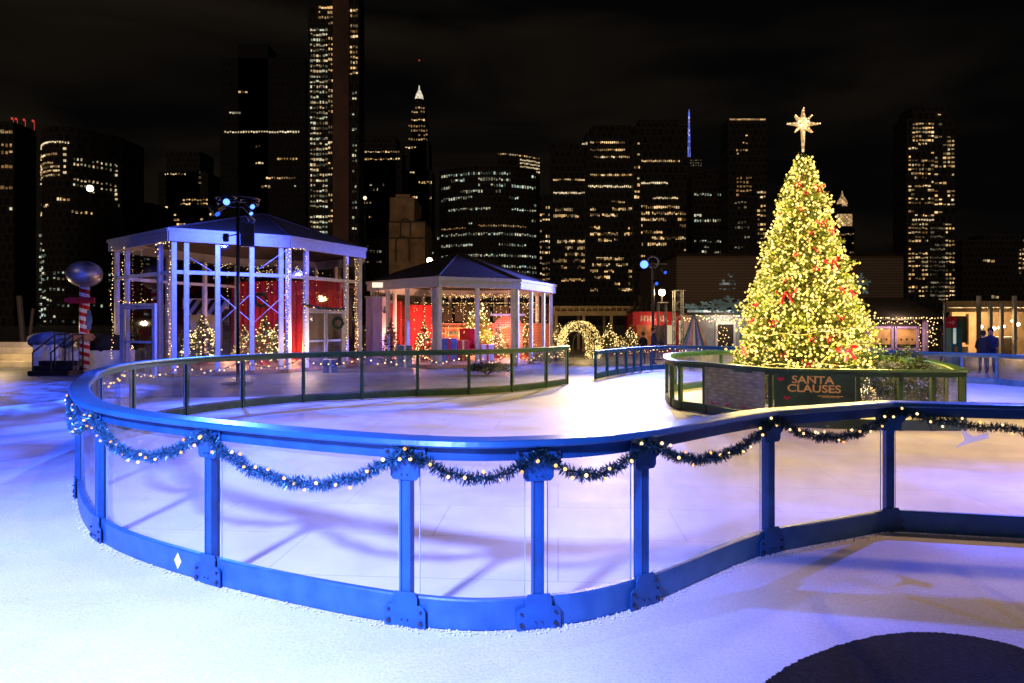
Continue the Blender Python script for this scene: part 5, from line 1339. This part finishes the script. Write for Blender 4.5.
# old stone bridge tower
sd = 88.0
bt_ = thing('stone_tower', 'old brown stone tower with arched niches behind the bright warm lamp', 'tower', (X(407, sd), sd, 0))
w_ = X(425, sd) - X(389, sd)
MB().box((0, 4, Z(222, sd) / 2), (w_, 8, Z(222, sd))).box((-.15 * w_, 4, (Z(222, sd) + Z(197, sd)) / 2), (w_ * .68, 7.4, Z(197, sd) - Z(222, sd) - .01)).box((-.15 * w_, 4, Z(195, sd)), (w_ * .4, 6, .6)).build('wall', 'old_stone', bt_)
g = MB()
for (cx_, yb_, yt_, hw_) in ((-.6, 262, 243, .8), (-.2, 236, 224, .55)):
    z0, z1 = Z(yb_, sd), Z(yt_, sd)
    g.plate([(cx_ - hw_ - .2, z0), (cx_ - hw_ - .2, z1)] + [(cx_ - (hw_ + .2) * cos(a * pi / 8), z1 + (hw_ + .2) * sin(a * pi / 8)) for a in range(1, 8)] + [(cx_ + hw_ + .2, z1), (cx_ + hw_ + .2, z0), (cx_ + hw_, z0), (cx_ + hw_, z1)] + [(cx_ + hw_ * cos(a * pi / 8), z1 + hw_ * sin(a * pi / 8)) for a in range(1, 8)] + [(cx_ - hw_, z1), (cx_ - hw_, z0)], (0, -.002, 0), .12, 0)
g.box((0, -.08, Z(238, sd)), (w_ + .1, .16, .2)); g.box((0, -.08, Z(222, sd)), (w_ + .1, .16, .2)); g.build('moulding', 'dark_timber', bt_, normals=True)
# rounded office block
tower('office_block', 'round-fronted office block with green-white floors and an orange band', 430, [(437, 537, 166), (497, 541, 155, 3), (503, 536, 149, 6)], [
    (497, 541, 150, 153, 2.4, 3, .9, 1, 'win_warm', 5.6), (520, 541, 155, 170, 2.2, 3.4, .8, .8, 'win_bright', 2.7), (439, 537, 170, 206, 2.6, 6, .34, .8, 'win_green'), (439, 537, 206, 224, 2.6, 5, .42, .85, 'win_green'),
    (439, 466, 225.5, 229, 2.6, 3.5, .99, 1, 'win_orange'), (478, 527, 223.5, 227.5, 2.4, 4, .99, 1, 'win_orange'), (439, 537, 231, 275, 2.6, 5.4, .5, .88, 'win_green')], curve=14, depth=34, seed=5)
tower('slim_block', 'slim block of warm windows between the round-fronted block and the wide towers', 560, [(538, 552, 196)], [(539, 551, 200, 212, 3, 5, .8, .6, 'win_warm'), (539, 551, 212, 300, 3, 5.4, .62, .5, 'win_warm')], depth=18)
tower('office_tower', 'wide dark tower with long rows of lit office windows left of centre right', 380, [(551, 586, 143)], [
    (553, 585, 178, 182, 2, 3.6, .95, .95, 'win_warm'), (553, 585, 191, 195.5, 2, 4, .98, .95, 'win_bright'), (553, 585, 200, 300, 2, 6.4, .28, .7, 'win_warm')], depth=14, seed=31)
tower('office_tower', 'second of three wide dark towers, with bright rows near its top', 372, [(586, 634, 133), (592, 632, 124, 2)], [
    (590, 625, 140.5, 144.5, 1.9, 4, .95, 1, 'win_warm'), (590, 625, 148, 152, 1.9, 4, .9, .9, 'win_warm'), (590, 630, 155, 159, 1.9, 4, .75, .9, 'win_warm'), (590, 633, 169, 176, 1.9, 4, .7, .8, 'win_warm'), (588, 633, 184, 189, 1.9, 5, .99, 1, 'win_bright'), (590, 625, 200, 205, 1.9, 4, .8, .9, 'win_warm'),
    (582, 588, 141, 146, 4, 5, 1, 1, 'win_bright'), (590, 634, 206, 300, 2, 6.2, .4, .8, 'win_warm')], depth=14, seed=32)
tower('office_tower', 'third wide dark tower with a rounded top behind the blue floodlight', 365, [(634, 687, 126), (640, 680, 118, 3)], [
    (641, 680, 159, 163, 2, 4, .8, .85, 'win_warm'), (641, 668, 181, 185, 2, 4, .97, 1, 'win_bright'), (648, 678, 196, 199, 2, 4, .8, .9, 'win_warm'), (641, 686, 204, 300, 2.1, 6.2, .3, .8, 'win_warm'), (634, 640, 140, 200, 3, 6, .4, .5, 'win_warm')], depth=14, seed=33)
# far spire with blue lights
tt, ox = tower('spired_skyscraper', 'far glass tower topped by a blue-lit mast', 900, [(684, 702, 157)], [(690, 702, 159, 168, 2.2, 2.6, .9, .8, 'win_faint')], depth=30)
MB().tube([(0 + X(691, 900) - ox, 10, Z(157, 900)), (X(691, 900) - ox, 10, Z(107, 900))], 2.2, 6, .8).build('mast', 'spire_blue', tt)
tower('office_block', 'mid-height block with scattered green-white rows right of the blue-lit mast', 440, [(692, 728, 176), (706, 724, 170, 1)], [(694, 727, 182, 190, 3, 4.4, .5, .7, 'win_warm'), (694, 727, 192, 258, 2.6, 5.2, .45, .7, 'win_green')], depth=16)
tt, ox = tower('office_tower', 'flat-topped dark tower with a lit roof edge left of the tall tree', 410, [(728, 767, 120)], [
    (736, 748, 134, 157, 3, 3.6, .6, .5, 'win_warm'), (757, 766, 190, 244, 3.3, 4.6, .8, .6, 'win_warm'), (736, 752, 176, 198, 3, 4.2, .6, .5, 'win_orange'), (734, 750, 200, 250, 3, 5, .3, .5, 'win_faint')], depth=14)
MB().box((0, -.2, Z(119.5, 410)), (X(766, 410) - X(730, 410), .4, .8)).build('lit_roof_edge', 'crown_gold', tt)
tt, ox = tower('spired_skyscraper', 'ornate golden-lit tower with a pyramid top right of the tall tree', 700, [(834, 855, 228), (836, 853, 212), (838, 851, 204)], [(835, 854, 232, 262, 2.5, 4.6, .5, .5, 'win_orange')], depth=14)
k_ = 700 / F
MB().lathe([(6 * k_, Z(206, 700)), (4.4 * k_, Z(200, 700)), (1.4 * k_, Z(195, 700)), (.3 * k_, Z(190, 700))], (X(844.5, 700) - ox, 5, 0), 8).build('lit_crown', 'crown_gold', tt)
MB().box((X(844.5, 700) - ox, -.3, Z(220, 700)), (15 * k_, .5, 12 * k_)).build('lit_wall', 'crown_gold', tt)
tower('slim_block', 'thin dark tower with a warm top just behind the tall tree', 760, [(820, 831, 190), (823, 828, 182)], [(821, 830, 186, 210, 3, 4, .5, .5, 'win_orange')], depth=14)
tower('apartment_tower', 'tall apartment tower with many scattered warm windows at the right', 350, [(906, 955, 118), (913, 950, 107, 1)], [
    (908, 954, 112, 120, 3.4, 4.2, .3, .5, 'win_warm'), (912, 934, 122, 142, 3.2, 4.1, .7, .5, 'win_warm'), (934, 955, 118, 215, 4, 4.2, .4, .35, 'win_warm'), (908, 934, 142, 220, 3.2, 4.2, .4, .4, 'win_warm'), (912, 934, 218, 222, 2.6, 4, .98, 1, 'win_bright'),
    (908, 928, 222, 300, 3.2, 4.2, .55, .4, 'win_warm'), (930, 945, 222, 300, 2.2, 4.2, .6, .7, 'win_faint'), (945, 955, 222, 300, 3.2, 4.2, .75, .5, 'win_warm')], depth=12, seed=41)
tower('office_block', 'low dark block with very few lights at the far right', 460, [(962, 1060, 240), (985, 1030, 234, 1)], [(966, 1040, 246, 300, 4, 6, .10, .4, 'win_warm'), (1018, 1040, 238, 290, 3.4, 4.6, .6, .5, 'win_warm', -.1)], depth=16)
tower('office_block', 'low dim block filling the gap behind the low pavilion', 500, [(355, 440, 238)], [(360, 388, 244, 300, 3, 5, .2, .6, 'win_faint'), (426, 440, 236, 262, 3, 5, .3, .6, 'win_green')], depth=16)

# ------------------------------------------------------------------ lights
def light(kind, name, loc, color, power, size=.2, aim=None, angle=60, blend=.4, gobo=None):
    ld = bpy.data.lights.new(name, kind); ld.color = color; ld.energy = power
    if kind in ('POINT', 'SPOT'): ld.shadow_soft_size = size
    o = bpy.data.objects.new(name, ld); COL.objects.link(o); o.location = loc
    if kind == 'SPOT':
        ld.spot_size = radians(angle); ld.spot_blend = blend
        o.rotation_euler = (Vector(aim) - Vector(loc)).to_track_quat('-Z', 'Y').to_euler()
    if gobo:
        ld.use_nodes = True; n = ld.node_tree.nodes; l = ld.node_tree.links
        em = n.get('Emission') or n.new('ShaderNodeEmission')
        tc = n.new('ShaderNodeTexCoord'); mp = n.new('ShaderNodeMapping'); mp.inputs['Scale'].default_value = gobo[0]; mp.inputs['Rotation'].default_value = gobo[3] if len(gobo) > 3 else (0, 0, 0)
        nz = n.new('ShaderNodeTexNoise'); nz.inputs['Scale'].default_value = 1; nz.inputs['Detail'].default_value = 1.5; nz.inputs['Distortion'].default_value = .8
        l.new(tc.outputs['Normal'], mp.inputs[0]); l.new(mp.outputs[0], nz.inputs[0])
        mr = n.new('ShaderNodeMapRange'); mr.inputs['From Min'].default_value = .42; mr.inputs['From Max'].default_value = .58; mr.inputs['To Min'].default_value = gobo[1]; mr.inputs['To Max'].default_value = gobo[2]
        l.new(nz.outputs[0], mr.inputs[0]); l.new(mr.outputs[0], em.inputs['Strength'])
    return o
BL = (0.03, 0.10, 1.0); BW = (0.22, 0.275, 1.0); WM_ = (1.0, 0.62, 0.34)
# blue floods on a mast behind the photographer (its own mast, outside the frame)
bm_ = thing('floodlight_mast', 'mast with pale blue floodlights behind the photographer', 'light mast', (-4.5, -3.5, 0))
MB().tube([(0, 0, 0), (0, 0, 7.2)], .06, 8).build('pole', 'black_metal', bm_)
spot_fixture(bm_, (.2, .25, 7.0), (.35, 1, -.7)); spot_fixture(bm_, (-.4, .25, 7.0), (-.3, 1, -.5))
light('SPOT', 'flood_blue_key', (-4.3, -3.1, 6.9), BW, 33000, .42, (-3.1, 3.3, 0), 55, .85)
light('SPOT', 'flood_blue_left', (-4.9, -3.1, 6.9), BL, 14000, .12, (-9, 9, 0), 55, .7, ((9, 26, 9), .35, 1.3))
rm_ = thing('floodlight_mast', 'mast with warm and blue floodlights right of the rink, out of view', 'light mast', (13.5, 14.5, 0))
MB().tube([(0, 0, 0), (0, 0, 7.8)], .06, 8).build('pole', 'black_metal', rm_)
spot_fixture(rm_, (-.3, -.3, 7.5), (-1, -1, -.7))
rm2 = thing('floodlight_mast', 'mast with one warm floodlight beyond the right edge of the rink, out of view', 'light mast', (15.5, 9.5, 0))
MB().tube([(0, 0, 0), (0, 0, 7.9)], .06, 8).build('pole', 'black_metal', rm2); spot_fixture(rm2, (-.3, -.1, 7.7), (-1, -.1, -.7), 'lamp_white')
light('SPOT', 'flood_warm_ice', (15.2, 9.3, 7.6), (1.0, .58, .34), 7600, .4, (6.2, 10.2, 0), 60, .8)
light('SPOT', 'flood_blue_ice', (13.2, 14.2, 7.4), (.08, .12, 1.0), 18000, .10, (3.0, 1.6, 0), 44, .6, ((7, 16, 7), .5, 1.2))
# visible masts and lamps, with some added fills
x_, z_ = X(236, d1), Z(206, d1)
light('SPOT', 'mast_blue_ice', (x_ + .1, d1 - .9, z_ - .1), BL, 11000, .12, (-3.5, 10, 0), 75, .6, ((8, 14, 8), .3, 1.3))
light('SPOT', 'mast_blue_plaza', (x_ - .9, d1 - .7, z_ - .3), BL, 14000, .10, (-15, 17, 0), 85, .5, ((6, 18, 6), .2, 1.3))
light('SPOT', 'mast_blue_wall', (x_ + .1, d1 + 1.1, z_ - .5), (.06, .11, 1), 2900, .12, (-11.5, 25.5, 3.5), 110, .7)
x_, z_ = X(643, d2), Z(265, d2)
light('SPOT', 'far_blue_ice', (x_, d2 - .8, z_ - .05), (.16, .24, 1.0), 11000, .15, (-.5, 18, 0), 80, .6)
light('SPOT', 'far_blue_wall', (x_ - .3, d2 - .9, z_), (.14, .16, 1.0), 15000, .15, (-3, 30, 1.0), 60, .7)
light('POINT', 'lamp_light_far', (X(662, 34.5), 34.2, Z(292.5, 34.5)), (1, .66, .3), 500, .17)
light('POINT', 'lamp_light_pavilion', (X(429.5, 42), 41.7, Z(260.5, 42)), (1, .6, .28), 900, .17)
light('SPOT', 'ice_fill_warm', (X(600, 30), 30, 5.5), (1, .72, .46), 9500, .5, (-.5, 13, 0), 60, .8)  # added unseen warm fill for the ice, no fixture stands here
light('SPOT', 'flood_blue_far', (13.6, 14.8, 7.4), BL, 7000, .1, (13, 21, 0), 80, .6)
light('SPOT', 'sign_fill', (-12.5, 19.5, 3.8), (1, .7, .5), 450, .1, (X(84, 25.5), 25.5, 1.4), 22, .6)  # added warm spot to brighten the pole signs, without a fixture
sun = light('SUN', 'city_fill', (0, -50, 60), (1.0, .74, .56), .12); sun.data.angle = radians(25); sun.rotation_euler = (radians(62), 0, radians(-18))  # added weak warm sun that lifts the dark facades
light('SPOT', 'lamp_light_tower', (X(429.5, 42), 42.3, Z(260.5, 42)), (1, .62, .32), 16000, .2, (X(405, sd), sd, 12), 40, .8)
# tree bulbs' glow
rnd = random.Random(3)
for k in range(44):
    u = (k + .5) / 44 * .95; a = k * 2.4; rr = 1.5 * tprof(u) * 1.22
    light('POINT', 'tree_bulb_glow', (TX + rr * cos(a), TD + rr * sin(a), .95 + (Z(150, TD) - .95) * u), (1, .70, .14), 115 * (1.05 - u), .12)
# pavilions
for (x_, y_, z_, p_, c_) in ((-13.2, 30.6, .8, 70, (1, .5, .3)), (-10.4, 31.2, .7, 60, (1, .42, .22)), (-11.2, 27.2, .8, 45, (1, .6, .3)), (-8.9, 27.0, .8, 35, (1, .55, .3)), (-8.6, 30.6, .7, 50, (1, .4, .25)), (-7.9, 25.6, 1.2, 55, (1, .66, .5)), (-3.3, 34.2, 1.3, 260, (1, .45, .2)), (-1.2, 35.0, 1.3, 260, (1, .45, .2)), (-5.2, 33.4, 1.4, 170, (1, .4, .3)), (-.2, 33.6, 1.2, 120, (1, .4, .25))):
    light('POINT', 'pavilion_lamp', (x_, y_, z_), c_, p_ * 2.2, .12)
light('POINT', 'arch_glow', (X(583, 36), 35.2, 1.3), (1, .7, .25), 130, .3)
light('POINT', 'kiosk_lamp', (X(893, 36), 34.9, 2.2), (1, .68, .5), 170, .1)
light('POINT', 'kiosk_lamp', (X(725, 40), 38.9, 2.3), (1, .85, .6), 90, .1)
light('POINT', 'kiosk_lamp', (X(655, 42), 41.0, 1.9), (1, .5, .3), 50, .1)
for px in (960, 985, 1003, 1018): light('POINT', 'bar_lamp', (X(px, 39.5), 39.5, 2.1), (1, .60, .26), 230, .12)
light('POINT', 'seat_lamp', (X(12, 28.3), 27.6, 1.9), (1, .70, .36), 260, .1)

# ------------------------------------------------------------------ world, camera, render settings
w = bpy.data.worlds.new('World'); SC.world = w; w.use_nodes = True
n = w.node_tree.nodes; l = w.node_tree.links; bg = n['Background']
tc = n.new('ShaderNodeTexCoord'); mp = n.new('ShaderNodeMapping'); mp.inputs['Scale'].default_value = (1.1, 1.1, 4.2); mp.inputs['Rotation'].default_value = (0, radians(14), 0)
nz = n.new('ShaderNodeTexNoise'); nz.inputs['Scale'].default_value = 1.7; nz.inputs['Detail'].default_value = 4; nz.inputs['Distortion'].default_value = .5
cr = n.new('ShaderNodeValToRGB'); cr.color_ramp.elements[0].position = .40; cr.color_ramp.elements[0].color = (.0012, .0012, .0013, 1); cr.color_ramp.elements[1].position = .66; cr.color_ramp.elements[1].color = (.0082, .0060, .0040, 1)
l.new(tc.outputs['Generated'], mp.inputs[0]); l.new(mp.outputs[0], nz.inputs[0]); l.new(nz.outputs[0], cr.inputs[0]); l.new(cr.outputs[0], bg.inputs['Color']); bg.inputs['Strength'].default_value = 1.0
cd = bpy.data.cameras.new('Camera'); cam = bpy.data.objects.new('Camera', cd); COL.objects.link(cam); SC.camera = cam
cam.location = (0, 0, HC); cam.rotation_euler = (radians(90), 0, 0)
cd.sensor_width = 36; cd.lens = 36 * F / 1024; cd.shift_y = -(341.5 - HY) / 1024; cd.clip_end = 6000; cd.clip_start = .05
SC.view_settings.view_transform = 'Standard'; SC.view_settings.look = 'None'; SC.view_settings.exposure = 0; SC.view_settings.gamma = 1
SC.view_settings.use_curve_mapping = False
cy = SC.cycles
cy.use_denoising = True
try: cy.denoiser = 'OPENIMAGEDENOISE'
except Exception: pass
cy.use_light_tree = True; cy.max_bounces = 7; cy.diffuse_bounces = 2; cy.glossy_bounces = 3; cy.transparent_max_bounces = 24; cy.transmission_bounces = 4
cy.caustics_reflective = False; cy.caustics_refractive = False; cy.sample_clamp_indirect = 3.0
